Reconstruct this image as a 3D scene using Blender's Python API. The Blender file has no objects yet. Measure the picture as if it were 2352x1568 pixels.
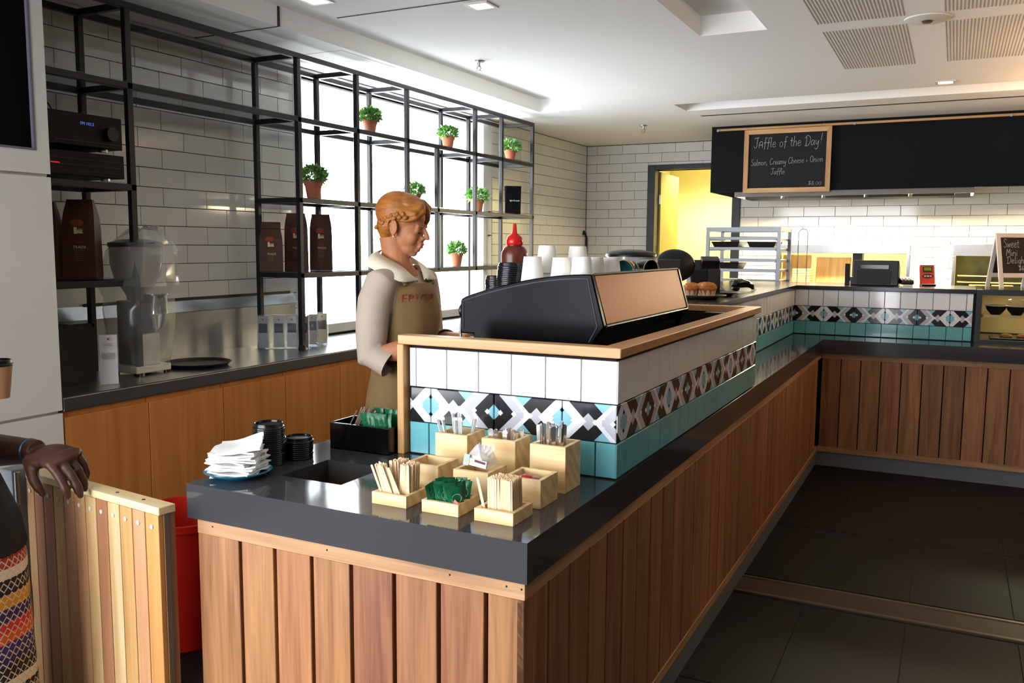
import bpy, bmesh, math, random
from mathutils import Vector, Matrix, Euler
SC = bpy.context.scene
COL = SC.collection
PI = math.pi
R = math.radians
rnd = random.Random(7)

# ------------------------------------------------------------------ camera
FPX, TILT, YAW, ROLL = 2003.14, R(6.2748), R(26.7693), R(0.37715)
CAM = Vector((0.7849, -1.6351, 1.535))
def setup_camera():
    ct, st, cy, sy = math.cos(TILT), math.sin(TILT), math.cos(YAW), math.sin(YAW)
    fw = Vector((-sy*ct, cy*ct, -st)); rt = Vector((cy, sy, 0)); up = rt.cross(fw)
    r2 = math.cos(ROLL)*rt + math.sin(ROLL)*up
    u2 = -math.sin(ROLL)*rt + math.cos(ROLL)*up
    c = bpy.data.cameras.new('camera'); o = bpy.data.objects.new('camera', c); COL.objects.link(o)
    m = Matrix((r2, u2, -fw)).transposed().to_4x4(); m.translation = CAM
    o.matrix_world = m
    c.sensor_fit = 'HORIZONTAL'; c.sensor_width = 36.0; c.lens = 36.0*FPX/2352.0
    c.clip_start = 0.05; c.clip_end = 100
    SC.camera = o
setup_camera()

# ------------------------------------------------------------------ world, lights, exposure
vs = SC.view_settings
vs.view_transform = 'Standard'; vs.look = 'None'; vs.gamma = 1.0; vs.use_curve_mapping = False
vs.exposure = 0.26
W = bpy.data.worlds.new('world'); SC.world = W; W.use_nodes = True
_bg = W.node_tree.nodes['Background']
_bg.inputs[0].default_value = (0.98, 0.985, 1.0, 1); _bg.inputs[1].default_value = 12.5
def area(name, loc, rot, sx, sy, power, col=(1, 1, 1), portal=False, spread=None):
    l = bpy.data.lights.new(name, 'AREA'); l.shape = 'RECTANGLE'; l.size = sx; l.size_y = sy
    l.energy = power; l.color = col
    if spread: l.spread = spread
    if portal: l.cycles.is_portal = True
    o = bpy.data.objects.new(name, l); COL.objects.link(o); o.location = loc; o.rotation_euler = rot
    return o
def spot(name, loc, power, col, ang=120, blend=.6, rad=.04, rot=(0, 0, 0)):
    l = bpy.data.lights.new(name, 'SPOT'); l.energy = power; l.color = col
    l.spot_size = R(ang); l.spot_blend = blend; l.shadow_soft_size = rad
    o = bpy.data.objects.new(name, l); COL.objects.link(o); o.location = loc; o.rotation_euler = rot
    return o
# daylight: portals in the side window and in the glazed shopfront behind the photographer
area('window_daylight_portal', (-3.04, 4.05, 1.78), (0, R(-90), 0), 1.66, 2.5, 1, portal=True)
area('shopfront_daylight_portal', (-1.5, -4.55, 1.35), (R(90), 0, 0), 3.0, 2.25, 1, portal=True)
area('added_corner_daylight_portal', (-3.03, -2.8, 1.35), (0, R(-90), 0), 2.25, 3.0, 1, portal=True)  # portal of the added side opening, extra daylight

# ------------------------------------------------------------------ materials
def lin(h):
    if isinstance(h, str):
        h = h.lstrip('#'); c = [int(h[i:i+2], 16)/255 for i in (0, 2, 4)]
    else: c = [v/255 for v in h]
    return tuple((v/12.92 if v <= .04045 else ((v+.055)/1.055)**2.4) for v in c) + (1,)
MATS = {}
def mat(name, col='#888888', rough=.5, metal=0., spec=.5, var=0., nscale=8., bump=0., bscale=60., trans=0., coat=0.,
        emit=None, estr=0., alpha=1., stretch=(1, 1, 1), objvar=0., sss=0., ior=1.45):
    if name in MATS: return MATS[name]
    m = bpy.data.materials.new(name); m.use_nodes = True; nt = m.node_tree; b = nt.nodes['Principled BSDF']
    c = lin(col); b.inputs['Base Color'].default_value = c
    b.inputs['Roughness'].default_value = rough; b.inputs['Metallic'].default_value = metal
    b.inputs['Specular IOR Level'].default_value = spec; b.inputs['IOR'].default_value = ior
    b.inputs['Transmission Weight'].default_value = trans; b.inputs['Coat Weight'].default_value = coat
    b.inputs['Alpha'].default_value = alpha
    if sss:
        b.inputs['Subsurface Weight'].default_value = sss
        b.inputs['Subsurface Radius'].default_value = (.01, .004, .002); b.inputs['Subsurface Scale'].default_value = 1
    if emit: b.inputs['Emission Color'].default_value = lin(emit); b.inputs['Emission Strength'].default_value = estr
    L = nt.links.new
    tc = nt.nodes.new('ShaderNodeTexCoord'); mp = nt.nodes.new('ShaderNodeMapping'); mp.inputs['Scale'].default_value = stretch
    L(tc.outputs['Object'], mp.inputs['Vector'])
    vec = mp.outputs['Vector']
    if objvar or var:
        hsv = nt.nodes.new('ShaderNodeHueSaturation'); hsv.inputs['Color'].default_value = c
        val = None
        if var:
            n = nt.nodes.new('ShaderNodeTexNoise'); n.inputs['Scale'].default_value = nscale; n.inputs['Detail'].default_value = 5
            L(vec, n.inputs['Vector'])
            mr = nt.nodes.new('ShaderNodeMapRange'); mr.inputs['From Min'].default_value = .25; mr.inputs['From Max'].default_value = .75
            mr.inputs['To Min'].default_value = 1-var; mr.inputs['To Max'].default_value = 1+var
            L(n.outputs['Fac'], mr.inputs['Value']); val = mr.outputs['Result']
        if objvar:
            oi = nt.nodes.new('ShaderNodeObjectInfo'); mr2 = nt.nodes.new('ShaderNodeMapRange')
            mr2.inputs['To Min'].default_value = 1-objvar; mr2.inputs['To Max'].default_value = 1+objvar
            L(oi.outputs['Random'], mr2.inputs['Value'])
            if val:
                mm = nt.nodes.new('ShaderNodeMath'); mm.operation = 'MULTIPLY'; L(val, mm.inputs[0]); L(mr2.outputs['Result'], mm.inputs[1]); val = mm.outputs[0]
            else: val = mr2.outputs['Result']
        L(val, hsv.inputs['Value']); L(hsv.outputs['Color'], b.inputs['Base Color'])
    if bump:
        n2 = nt.nodes.new('ShaderNodeTexNoise'); n2.inputs['Scale'].default_value = bscale; n2.inputs['Detail'].default_value = 4
        L(vec, n2.inputs['Vector'])
        bp_ = nt.nodes.new('ShaderNodeBump'); bp_.inputs['Strength'].default_value = bump; bp_.inputs['Distance'].default_value = .004
        L(n2.outputs['Fac'], bp_.inputs['Height']); L(bp_.outputs['Normal'], b.inputs['Normal'])
    MATS[name] = m
    return m
def wood(name, c1, c2, axis='z', rough=.45, scale=1., objvar=.12, contrast=1., ring=False, coat=0., spec=.4, hue=0.):
    """grain running along `axis`; every object gets its own piece of the grain"""
    if name in MATS: return MATS[name]
    m = bpy.data.materials.new(name); m.use_nodes = True; nt = m.node_tree; b = nt.nodes['Principled BSDF']; L = nt.links.new; N = nt.nodes.new
    tc = N('ShaderNodeTexCoord'); oi = N('ShaderNodeObjectInfo')
    comb = N('ShaderNodeCombineXYZ')
    for i, k in enumerate((37., 53., 71.)):
        mm = N('ShaderNodeMath'); mm.operation = 'MULTIPLY'; mm.inputs[1].default_value = k; L(oi.outputs['Random'], mm.inputs[0]); L(mm.outputs[0], comb.inputs[i])
    add = N('ShaderNodeVectorMath'); add.operation = 'ADD'; L(tc.outputs['Object'], add.inputs[0]); L(comb.outputs[0], add.inputs[1])
    mp = N('ShaderNodeMapping'); s = [26*scale]*3; s['xyz'.index(axis)] = 1.6*scale; mp.inputs['Scale'].default_value = s
    L(add.outputs[0], mp.inputs['Vector'])
    n1 = N('ShaderNodeTexNoise'); n1.inputs['Scale'].default_value = 1.; n1.inputs['Detail'].default_value = 6; n1.inputs['Distortion'].default_value = .8
    L(mp.outputs[0], n1.inputs['Vector'])
    mp2 = N('ShaderNodeMapping'); s2 = [170*scale]*3; s2['xyz'.index(axis)] = 5*scale; mp2.inputs['Scale'].default_value = s2
    L(add.outputs[0], mp2.inputs['Vector'])
    n2 = N('ShaderNodeTexNoise'); n2.inputs['Scale'].default_value = 1.; n2.inputs['Detail'].default_value = 3; L(mp2.outputs[0], n2.inputs['Vector'])
    fac = N('ShaderNodeMath'); fac.operation = 'MULTIPLY_ADD'; fac.inputs[1].default_value = .35; L(n2.outputs['Fac'], fac.inputs[0])
    L(n1.outputs['Fac'], fac.inputs[2])
    src = fac.outputs[0]
    if ring:
        mp3 = N('ShaderNodeMapping'); s3 = [9*scale]*3; s3['xyz'.index(axis)] = 1.2*scale; mp3.inputs['Scale'].default_value = s3
        L(add.outputs[0], mp3.inputs['Vector'])
        wv = N('ShaderNodeTexWave'); wv.wave_type = 'BANDS'; wv.bands_direction = 'DIAGONAL'; wv.inputs['Scale'].default_value = 1.6; wv.inputs['Distortion'].default_value = 5; wv.inputs['Detail'].default_value = 2
        L(mp3.outputs[0], wv.inputs['Vector'])
        f2 = N('ShaderNodeMath'); f2.operation = 'MULTIPLY_ADD'; f2.inputs[1].default_value = .45; L(wv.outputs['Fac'], f2.inputs[0]); L(src, f2.inputs[2]); src = f2.outputs[0]
    mr = N('ShaderNodeMapRange'); hi = .95 + (.42 if ring else 0)
    mr.inputs['From Min'].default_value = .42; mr.inputs['From Max'].default_value = hi
    L(src, mr.inputs['Value'])
    mx = N('ShaderNodeMix'); mx.data_type = 'RGBA'; mx.inputs['A'].default_value = lin(c1); mx.inputs['B'].default_value = lin(c2)
    L(mr.outputs['Result'], mx.inputs['Factor'])
    hsv = N('ShaderNodeHueSaturation'); L(mx.outputs['Result'], hsv.inputs['Color'])
    mr2 = N('ShaderNodeMapRange'); mr2.inputs['To Min'].default_value = 1-objvar; mr2.inputs['To Max'].default_value = 1+objvar
    L(oi.outputs['Random'], mr2.inputs['Value']); L(mr2.outputs['Result'], hsv.inputs['Value'])
    if hue:
        fr = N('ShaderNodeMath'); fr.operation = 'FRACT'; ml = N('ShaderNodeMath'); ml.operation = 'MULTIPLY'; ml.inputs[1].default_value = 7.31
        L(oi.outputs['Random'], ml.inputs[0]); L(ml.outputs[0], fr.inputs[0])
        mr3 = N('ShaderNodeMapRange'); mr3.inputs['To Min'].default_value = .5-hue; mr3.inputs['To Max'].default_value = .5+hue
        L(fr.outputs[0], mr3.inputs['Value']); L(mr3.outputs['Result'], hsv.inputs['Hue'])
    L(hsv.outputs['Color'], b.inputs['Base Color'])
    b.inputs['Roughness'].default_value = rough; b.inputs['Coat Weight'].default_value = coat; b.inputs['Specular IOR Level'].default_value = spec
    bu = N('ShaderNodeBump'); bu.inputs['Strength'].default_value = .12; bu.inputs['Distance'].default_value = .002
    L(src, bu.inputs['Height']); L(bu.outputs['Normal'], b.inputs['Normal'])
    MATS[name] = m
    return m
def glass(name, tint='#ffffff', refl=.08, rough=.02, alpha=.0):
    """thin pane: see-through with a surface reflection"""
    if name in MATS: return MATS[name]
    m = bpy.data.materials.new(name); m.use_nodes = True; nt = m.node_tree; nt.nodes.clear(); N = nt.nodes.new; L = nt.links.new
    o = N('ShaderNodeOutputMaterial'); t = N('ShaderNodeBsdfTransparent'); t.inputs[0].default_value = lin(tint)
    g = N('ShaderNodeBsdfGlossy'); g.inputs['Roughness'].default_value = rough
    mx = N('ShaderNodeMixShader'); fr = N('ShaderNodeFresnel'); fr.inputs[0].default_value = 1.45
    ad = N('ShaderNodeMath'); ad.operation = 'ADD'; ad.inputs[1].default_value = refl; ad.use_clamp = True
    ge = N('ShaderNodeNewGeometry'); inv = N('ShaderNodeMath'); inv.operation = 'SUBTRACT'; inv.inputs[0].default_value = 1.; L(ge.outputs['Backfacing'], inv.inputs[1])
    mu = N('ShaderNodeMath'); mu.operation = 'MULTIPLY'
    L(fr.outputs[0], ad.inputs[0]); L(ad.outputs[0], mu.inputs[0]); L(inv.outputs[0], mu.inputs[1]); L(mu.outputs[0], mx.inputs[0]); L(t.outputs[0], mx.inputs[1]); L(g.outputs[0], mx.inputs[2])
    last = mx.outputs[0]
    if alpha:
        d = N('ShaderNodeBsdfDiffuse'); d.inputs[0].default_value = lin(tint); m2 = N('ShaderNodeMixShader'); m2.inputs[0].default_value = alpha
        L(last, m2.inputs[1]); L(d.outputs[0], m2.inputs[2]); last = m2.outputs[0]
    L(last, o.inputs[0]); MATS[name] = m
    return m
def emis(name, col, s):
    if name in MATS: return MATS[name]
    m = bpy.data.materials.new(name); m.use_nodes = True; nt = m.node_tree; nt.nodes.clear()
    o = nt.nodes.new('ShaderNodeOutputMaterial'); e = nt.nodes.new('ShaderNodeEmission'); e.inputs[0].default_value = lin(col); e.inputs[1].default_value = s
    nt.links.new(e.outputs[0], o.inputs[0]); MATS[name] = m
    return m

# ------------------------------------------------------------------ mesh builder
class MB:
    def __init__(s): s.v = []; s.f = []; s.m = []
    def add(s, vs, fs, mi=0):
        o = len(s.v); s.v += [tuple(p) for p in vs]; s.f += [tuple(i+o for i in f) for f in fs]; s.m += [mi]*len(fs); return s
    def box(s, x0, x1, y0, y1, z0, z1, mi=0):
        if x0 > x1: x0, x1 = x1, x0
        if y0 > y1: y0, y1 = y1, y0
        if z0 > z1: z0, z1 = z1, z0
        v = [(x, y, z) for z in (z0, z1) for y in (y0, y1) for x in (x0, x1)]
        return s.add(v, [(0, 2, 3, 1), (4, 5, 7, 6), (0, 1, 5, 4), (2, 6, 7, 3), (0, 4, 6, 2), (1, 3, 7, 5)], mi)
    def obox(s, c, size, rot, mi=0):
        if not isinstance(rot, Matrix): rot = Euler(rot).to_matrix()
        h = [d/2 for d in size]; c = Vector(c)
        v = [c + rot @ Vector((x*h[0], y*h[1], z*h[2])) for z in (-1, 1) for y in (-1, 1) for x in (-1, 1)]
        return s.add(v, [(0, 2, 3, 1), (4, 5, 7, 6), (0, 1, 5, 4), (2, 6, 7, 3), (0, 4, 6, 2), (1, 3, 7, 5)], mi)
    def bar(s, p0, p1, w, h=None, mi=0):
        p0, p1 = Vector(p0), Vector(p1); h = h or w; d = p1-p0; L = d.length
        return s.obox((p0+p1)/2, (w, h, L), d.to_track_quat('Z', 'Y').to_matrix(), mi)
    def prism(s, poly, axis, a, b, mi=0):
        """poly: 2-d points (ccw) in the plane normal to axis; axis 'x': (y,z) 'y': (x,z) 'z': (x,y)"""
        def P(p, t):
            return {'x': (t, p[0], p[1]), 'y': (p[0], t, p[1]), 'z': (p[0], p[1], t)}[axis]
        n = len(poly); v = [P(p, a) for p in poly]+[P(p, b) for p in poly]
        f = [tuple(range(n-1, -1, -1)), tuple(range(n, 2*n))]+[(i, (i+1) % n, n+(i+1) % n, n+i) for i in range(n)]
        return s.add(v, f, mi)
    def ring_loft(s, rings, cap0=True, cap1=True, mi=0, closed=True):
        n = len(rings[0]); v = [p for r in rings for p in r]; f = []
        for i in range(len(rings)-1):
            for j in range(n if closed else n-1):
                k = (j+1) % n; f.append((i*n+j, i*n+k, (i+1)*n+k, (i+1)*n+j))
        if cap0: f.append(tuple(range(n-1, -1, -1)))
        if cap1: f.append(tuple((len(rings)-1)*n+j for j in range(n)))
        return s.add(v, f, mi)
    def lathe(s, prof, n=24, c=(0, 0, 0), mi=0, cap0=False, cap1=False, rot=None, sx=1., sy=1.):
        rings = []
        for r, z in prof:
            ring = []
            for j in range(n):
                a = 2*PI*j/n; p = Vector((r*math.cos(a)*sx, r*math.sin(a)*sy, z))
                if rot: p = rot @ p
                ring.append(p+Vector(c))
            rings.append(ring)
        return s.ring_loft(rings, cap0, cap1, mi)
    def cyl(s, p0, p1, r0, r1=None, n=12, mi=0, caps=True):
        r1 = r0 if r1 is None else r1; p0, p1 = Vector(p0), Vector(p1); q = (p1-p0).to_track_quat('Z', 'Y').to_matrix()
        rg = [[p + q @ Vector((r*math.cos(2*PI*j/n), r*math.sin(2*PI*j/n), 0)) for j in range(n)] for p, r in ((p0, r0), (p1, r1))]
        return s.ring_loft(rg, caps, caps, mi)
    def tube(s, pts, r, n=8, mi=0, caps=True, flat=1.):
        pts = [Vector(p) for p in pts]; rings = []
        ref = None
        for i, p in enumerate(pts):
            t = (pts[min(i+1, len(pts)-1)]-pts[max(i-1, 0)]).normalized()
            if ref is None:
                ref = Vector((0, 0, 1)) if abs(t.z) < .9 else Vector((1, 0, 0))
            a = t.cross(ref)
            if a.length < 1e-5: a = t.cross(Vector((0, 1, 0)))
            a.normalize(); b = a.cross(t).normalized(); ref = b
            rr = r[i] if isinstance(r, (list, tuple)) else r
            rings.append([p+a*(rr*math.cos(2*PI*j/n))+b*(rr*flat*math.sin(2*PI*j/n)) for j in range(n)])
        return s.ring_loft(rings, caps, caps, mi)
    def ell(s, c, r, rot=None, nu=16, nv=10, mi=0):
        c = Vector(c)
        if isinstance(r, (int, float)): r = (r, r, r)
        if rot is not None and not isinstance(rot, Matrix): rot = Euler(rot).to_matrix()
        v = []; f = []
        for i in range(1, nv):
            th = PI*i/nv
            for j in range(nu):
                ph = 2*PI*j/nu; p = Vector((r[0]*math.sin(th)*math.cos(ph), r[1]*math.sin(th)*math.sin(ph), r[2]*math.cos(th)))
                v.append(c+(rot @ p if rot else p))
        t = Vector((0, 0, r[2])); tp = len(v); v.append(c+(rot @ t if rot else t)); v.append(c-(rot @ t if rot else t))
        for j in range(nu):
            k = (j+1) % nu; f.append((tp, j, k)); f.append((tp+1, (nv-2)*nu+k, (nv-2)*nu+j))
            for i in range(nv-2): f.append((i*nu+j, (i+1)*nu+j, (i+1)*nu+k, i*nu+k))
        return s.add(v, f, mi)
    def xf(s, M):
        s.v = [tuple(M @ Vector(p)) for p in s.v]; return s
    def mesh(s, name, mats=None, smooth=False, angle=35):
        me = bpy.data.meshes.new(name); me.from_pydata(s.v, [], s.f)
        if mats:
            for m in (mats if isinstance(mats, (list, tuple)) else [mats]): me.materials.append(m)
            if any(s.m): me.polygons.foreach_set('material_index', s.m)
        if smooth:
            me.polygons.foreach_set('use_smooth', [True]*len(me.polygons)); me.set_sharp_from_angle(angle=R(angle))
        me.validate(); me.update()
        return me
    def build(s, name, mats=None, parent=None, world=False, smooth=False, angle=35, bevel=0., seg=2, fixn=False):
        if world and parent is not None:
            o = Vector(parent.location)
            p = parent.parent
            while p is not None: o += Vector(p.location); p = p.parent
            s.v = [tuple(Vector(q)-o) for q in s.v]
        me = s.mesh(name, mats, smooth, angle)
        if fixn:
            bm = bmesh.new(); bm.from_mesh(me); bmesh.ops.recalc_face_normals(bm, faces=bm.faces); bm.to_mesh(me); bm.free()
        return link(name, me, parent, bevel, seg)
def link(name, me, parent=None, bevel=0., seg=2):
    o = bpy.data.objects.new(name, me); COL.objects.link(o); o.parent = parent
    if bevel:
        b = o.modifiers.new('bevel', 'BEVEL'); b.width = bevel; b.segments = seg; b.limit_method = 'ANGLE'; b.angle_limit = R(40)
    return o
def tag(o, label=None, cat=None, group=None, kind=None):
    if label: o['label'] = label
    if cat: o['category'] = cat
    if group: o['group'] = group
    if kind: o['kind'] = kind
    return o
def thing(name, label, cat, loc=(0, 0, 0), rotz=0., group=None):
    o = bpy.data.objects.new(name, None); COL.objects.link(o); o.location = loc; o.rotation_euler = (0, 0, rotz); o.empty_display_size = .05
    return tag(o, label, cat, group)
def copy_tree(o, parent=None, loc=None, rotz=None, label=None):
    c = o.copy(); COL.objects.link(c); c.parent = parent
    if loc is not None: c.location = loc
    if rotz is not None: c.rotation_euler = (0, 0, rotz)
    if label: c['label'] = label
    for ch in o.children: copy_tree(ch, c)
    return c
def text_mb(txt, size, depth=.0006, align='CENTER', extra=1.):
    cu = bpy.data.curves.new('t', 'FONT'); cu.body = txt; cu.size = size; cu.align_x = align; cu.align_y = 'CENTER'; cu.extrude = depth; cu.resolution_u = 2
    cu.space_character = extra
    ob = bpy.data.objects.new('t', cu); COL.objects.link(ob)
    bpy.context.view_layer.update(); dg = bpy.context.evaluated_depsgraph_get(); me = bpy.data.meshes.new_from_object(ob.evaluated_get(dg))
    b = MB(); b.v = [tuple(v.co) for v in me.vertices]; b.f = [tuple(p.vertices) for p in me.polygons]; b.m = [0]*len(b.f)
    bpy.data.objects.remove(ob); bpy.data.curves.remove(cu); bpy.data.meshes.remove(me)
    return b
def remesh(mb, voxel, smooth_it=4, name='m'):
    """union of overlapping closed pieces as one continuous skin"""
    me = mb.mesh(name); ob = bpy.data.objects.new('tmp', me); COL.objects.link(ob)
    bm = bmesh.new(); bm.from_mesh(me); bmesh.ops.recalc_face_normals(bm, faces=bm.faces); bm.to_mesh(me); bm.free()
    md = ob.modifiers.new('r', 'REMESH'); md.mode = 'VOXEL'; md.voxel_size = voxel
    if smooth_it:
        sm = ob.modifiers.new('s', 'SMOOTH'); sm.factor = .5; sm.iterations = smooth_it
    bpy.context.view_layer.update(); dg = bpy.context.evaluated_depsgraph_get(); out = bpy.data.meshes.new_from_object(ob.evaluated_get(dg))
    bpy.data.objects.remove(ob); bpy.data.meshes.remove(me)
    out.polygons.foreach_set('use_smooth', [True]*len(out.polygons)); out.name = name
    return out
def BP(u, v, ax, val):
    """photo pixel -> point on a known plane of the room"""
    m = SC.camera.matrix_world.to_3x3(); d = m @ Vector(((u-1176)/FPX, -(v-784)/FPX, -1)); i = 'xyz'.index(ax)
    return CAM + d*((val-CAM[i])/d[i])
# ================================================================== STRUCTURE
H = 0.90            # service worktop height
LX, YB, ZC = -2.988, 7.68, 2.65
M_plaster = mat('ceiling_paint', '#f6f3ee', .75, spec=.2)
M_wallw = mat('wall_paint', '#d9d6cf', .8, spec=.2)
M_grout = mat('dark_grout', '#2c2a29', .9, spec=.1)
M_tilew = mat('white_glazed_tile', '#dddbd6', .07, spec=.55, objvar=.02)
M_dark = mat('dark_wall_paint', '#1e1a17', .8)
M_steelb = mat('black_powder_coated_steel', '#141519', .38, spec=.5)
M_ss = mat('brushed_stainless', '#b9bbbd', .28, metal=1., var=.05, nscale=30, stretch=(1, 1, 1))
M_ssb = mat('stainless_bench', '#a2a4a6', .28, metal=1., bump=.04, bscale=40)
M_white = mat('white_laminate', '#d6d2cb', .42, spec=.4)
M_blk = mat('black_plastic', '#0f0f11', .35)
M_blkgloss = mat('black_gloss', '#0a0a0c', .12)

def struct(name, mb, m, label, cat=None, **k):
    o = mb.build(name, m, **k); tag(o, label, cat or name.split('_')[0], kind='structure'); return o

# ---- floor: dark slabs with fine joints, built slab by slab near the counter
M_slab = mat('dark_floor_slab', '#0f0e0c', .55, spec=.25, var=.12, nscale=5, bump=.05, bscale=30, objvar=.07)
M_joint = mat('floor_joint', '#3a2f26', .8)
floor = struct('floor', MB().box(-3.3, 4.6, -4.6, 9.8, -.12, -.006), M_joint, 'dark tiled cafe floor with thin pale joints')
slab_cache = {}
def slab(x0, x1, y0, y1):
    g = .0025
    key = (round(x1-x0, 3), round(y1-y0, 3))
    if key not in slab_cache:
        w, d = key; slab_cache[key] = MB().box(-w/2+g, w/2-g, -d/2+g, d/2-g, -.02, 0).mesh('floor_slab', M_slab)
    o = link('floor_slab', slab_cache[key], floor); o.location = ((x0+x1)/2, (y0+y1)/2, 0)
for i in range(-8, 12):
    x0 = .288 + .4*(i)
    if x0 > 4.4 or x0 < -3.3: continue
    for j in range(3):
        y0 = 2.42+.86*j
        if x0 < -.1 and False: continue
        slab(x0, x0+.4, y0, y0+.86)
    for j in range(-5, 1):
        y0 = 1.31+.86*j
        slab(x0, x0+.4, y0, y0+.86)
# entry strip let into the floor across the aisle
tag(MB().box(-.02, 4.4, 2.185, 2.40, -.006, .004).build('threshold_strip', mat('threshold_metal', '#43372d', .5, metal=.5, bump=.15, bscale=200), floor))
for yy in (2.187, 2.372):
    MB().box(-.02, 4.4, yy, yy+.018, -.004, .008).build('threshold_edge', mat('threshold_edge_metal', '#6f5d4d', .4, metal=.8), floor)

# ---- ceiling with its three light troughs
holes = [(-2.395, -2.012, -1.2, 5.165), (-.492, -.142, -.9, 3.10), (-1.262, 4.2, 5.235, 5.60)]
def ceiling():
    xs = sorted({-3.3, 4.6} | {h[0] for h in holes} | {h[1] for h in holes}); ys = sorted({-4.6, 9.8} | {h[2] for h in holes} | {h[3] for h in holes})
    b = MB()
    for i in range(len(xs)-1):
        for j in range(len(ys)-1):
            cx, cy = (xs[i]+xs[i+1])/2, (ys[j]+ys[j+1])/2
            if any(h[0] < cx < h[1] and h[2] < cy < h[3] for h in holes): continue
            b.box(xs[i], xs[i+1], ys[j], ys[j+1], ZC, ZC+.14)
    for h in holes:
        b.box(h[0]-.02, h[1]+.02, h[2]-.02, h[3]+.02, ZC+.105, ZC+.14)
    return b
ceil = struct('ceiling', ceiling(), M_plaster, 'white plaster ceiling with long recessed troughs')
# control joint that crosses the ceiling beside the window trough
M_gap = mat('shadow_gap', '#3b3936', .9)
MB().box(-2.012, 1.4, 1.955, 1.967, ZC-.0015, ZC+.01).build('control_joint', M_gap, ceil)
MB().box(-2.99, -2.395, 1.96, 1.972, ZC-.0015, ZC+.01).build('control_joint', M_gap, ceil)
MB().box(-2.3955, -2.39, 1.96, 1.975, ZC, ZC+.1).build('control_joint', M_gap, ceil)
# access hatch outline near the window
# slotted acoustic panels: routed grooves in the plasterboard
M_slit = mat('acoustic_slit', '#a39a8c', .9)
def slits(x0, x1, y0, y1, nm):
    b = MB(); n = 26
    for i in range(n):
        x = x0+(x1-x0)*(i+.5)/n; b.box(x-.0024, x+.0024, y0, y1, ZC-.0012, ZC+.004)
    o = b.build(nm, M_slit, ceil); o['kind'] = 'stuff'; o['label'] = 'rows of narrow acoustic slits routed in the ceiling'
slits(.1, .512, 2.2, 3.10, 'slot_panel'); slits(.1, .512, 3.28, 4.34, 'slot_panel'); slits(.675, 1.09, 3.30, 4.34, 'slot_panel'); slits(.675, 1.09, 2.2, 3.10, 'slot_panel')
slits(1.25, 1.66, 3.30, 4.34, 'slot_panel'); slits(1.25, 1.66, 2.2, 3.1, 'slot_panel')
# linear air grille in front of the hood
ag = thing('air_grille', 'long narrow linear air grille in the ceiling above the black hood', 'vent', (1.4, 5.89, ZC))
M_gr = mat('grille_metal', '#b7aea2', .5, metal=.3)
MB().box(-1.22, 4.2, 5.865, 5.915, ZC-.004, ZC).build('frame', M_gr, ag, world=True)
for k in range(3):
    MB().box(-1.21, 4.19, 5.8715+k*.0145, 5.879+k*.0145, ZC-.006, ZC-.003).build('slot', mat('grille_dark', '#3a342e', .9), ag, world=True)

# ---- walls: rendered backing plus individually set tiles
wb = MB()   # left wall with the window opening
WY0, WY1, WZ0, WZ1 = 2.80, 5.27, .955, 2.615
for y0, y1, z0, z1 in ((-4.6, -4.3, 0, ZC), (-4.3, -1.3, 0, .2), (-4.3, -1.3, 2.47, ZC), (-1.3, WY0, 0, ZC), (WY1, 9.8, 0, ZC), (WY0, WY1, 0, WZ0), (WY0, WY1, WZ1, ZC)):
    wb.box(LX-.16, LX, y0, y1, z0, z1)
wall_left = struct('wall_left', wb, M_grout, 'left wall of white subway tiles around the bright window')
bb = MB()   # back wall with door and pass openings
DX0, DX1, DZ = -2.20, -1.30, 2.36
PX0, PX1, PZ0, PZ1 = -.86, .40, 1.17, 1.565
QX0, QX1, QZ0, QZ1 = .768, 1.75, 1.10, 1.575
for x0, x1, z0, z1 in ((LX, DX0, 0, ZC), (DX0, DX1, DZ, ZC), (DX1, PX0, 0, ZC), (PX0, PX1, 0, PZ0), (PX0, PX1, PZ1, ZC), (PX1, QX0, 0, ZC), (QX0, QX1, 0, QZ0), (QX0, QX1, QZ1, ZC), (QX1, 4.6, 0, ZC)):
    bb.box(x0, x1, YB, YB+.12, z0, z1)
wall_back = struct('wall_back', bb, M_grout, 'back kitchen wall of white subway tiles')
tile_cache = {}
def tile_mesh(w, h, m, t=.009, g=.0017, c=.0014, key=''):
    k = (round(w, 4), round(h, 4), key)
    if k not in tile_cache:
        a, b = w/2-g, h/2-g
        v = [(-a, 0, -b), (a, 0, -b), (a, 0, b), (-a, 0, b)]
        v += [(-a, -t+c, -b), (a, -t+c, -b), (a, -t+c, b), (-a, -t+c, b)]
        v += [(-a+c, -t, -b+c), (a-c, -t, -b+c), (a-c, -t, b-c), (-a+c, -t, b-c)]
        f = [(i, (i+1) % 4, 4+(i+1) % 4, 4+i) for i in range(4)]+[(4+i, 4+(i+1) % 4, 8+(i+1) % 4, 8+i) for i in range(4)]+[(8, 9, 10, 11)]
        mb = MB().add(v, f); tile_cache[k] = mb.mesh('tile', m)
    return tile_cache[k]
def put_tile(parent, o, d, n, s0, s1, z0, z1, m=None, key='', name='tile'):
    """tile spanning s0..s1 along direction d from origin o, facing n"""
    me = tile_mesh(s1-s0, z1-z0, m or M_tilew, key=key)
    ob = link(name, me, parent); p = Vector(o)+Vector((d[0], d[1], 0))*((s0+s1)/2); ob.location = (p.x, p.y, (z0+z1)/2)
    ob.rotation_euler = (0, 0, math.atan2(n[1], n[0])+PI/2)
    return ob
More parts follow.
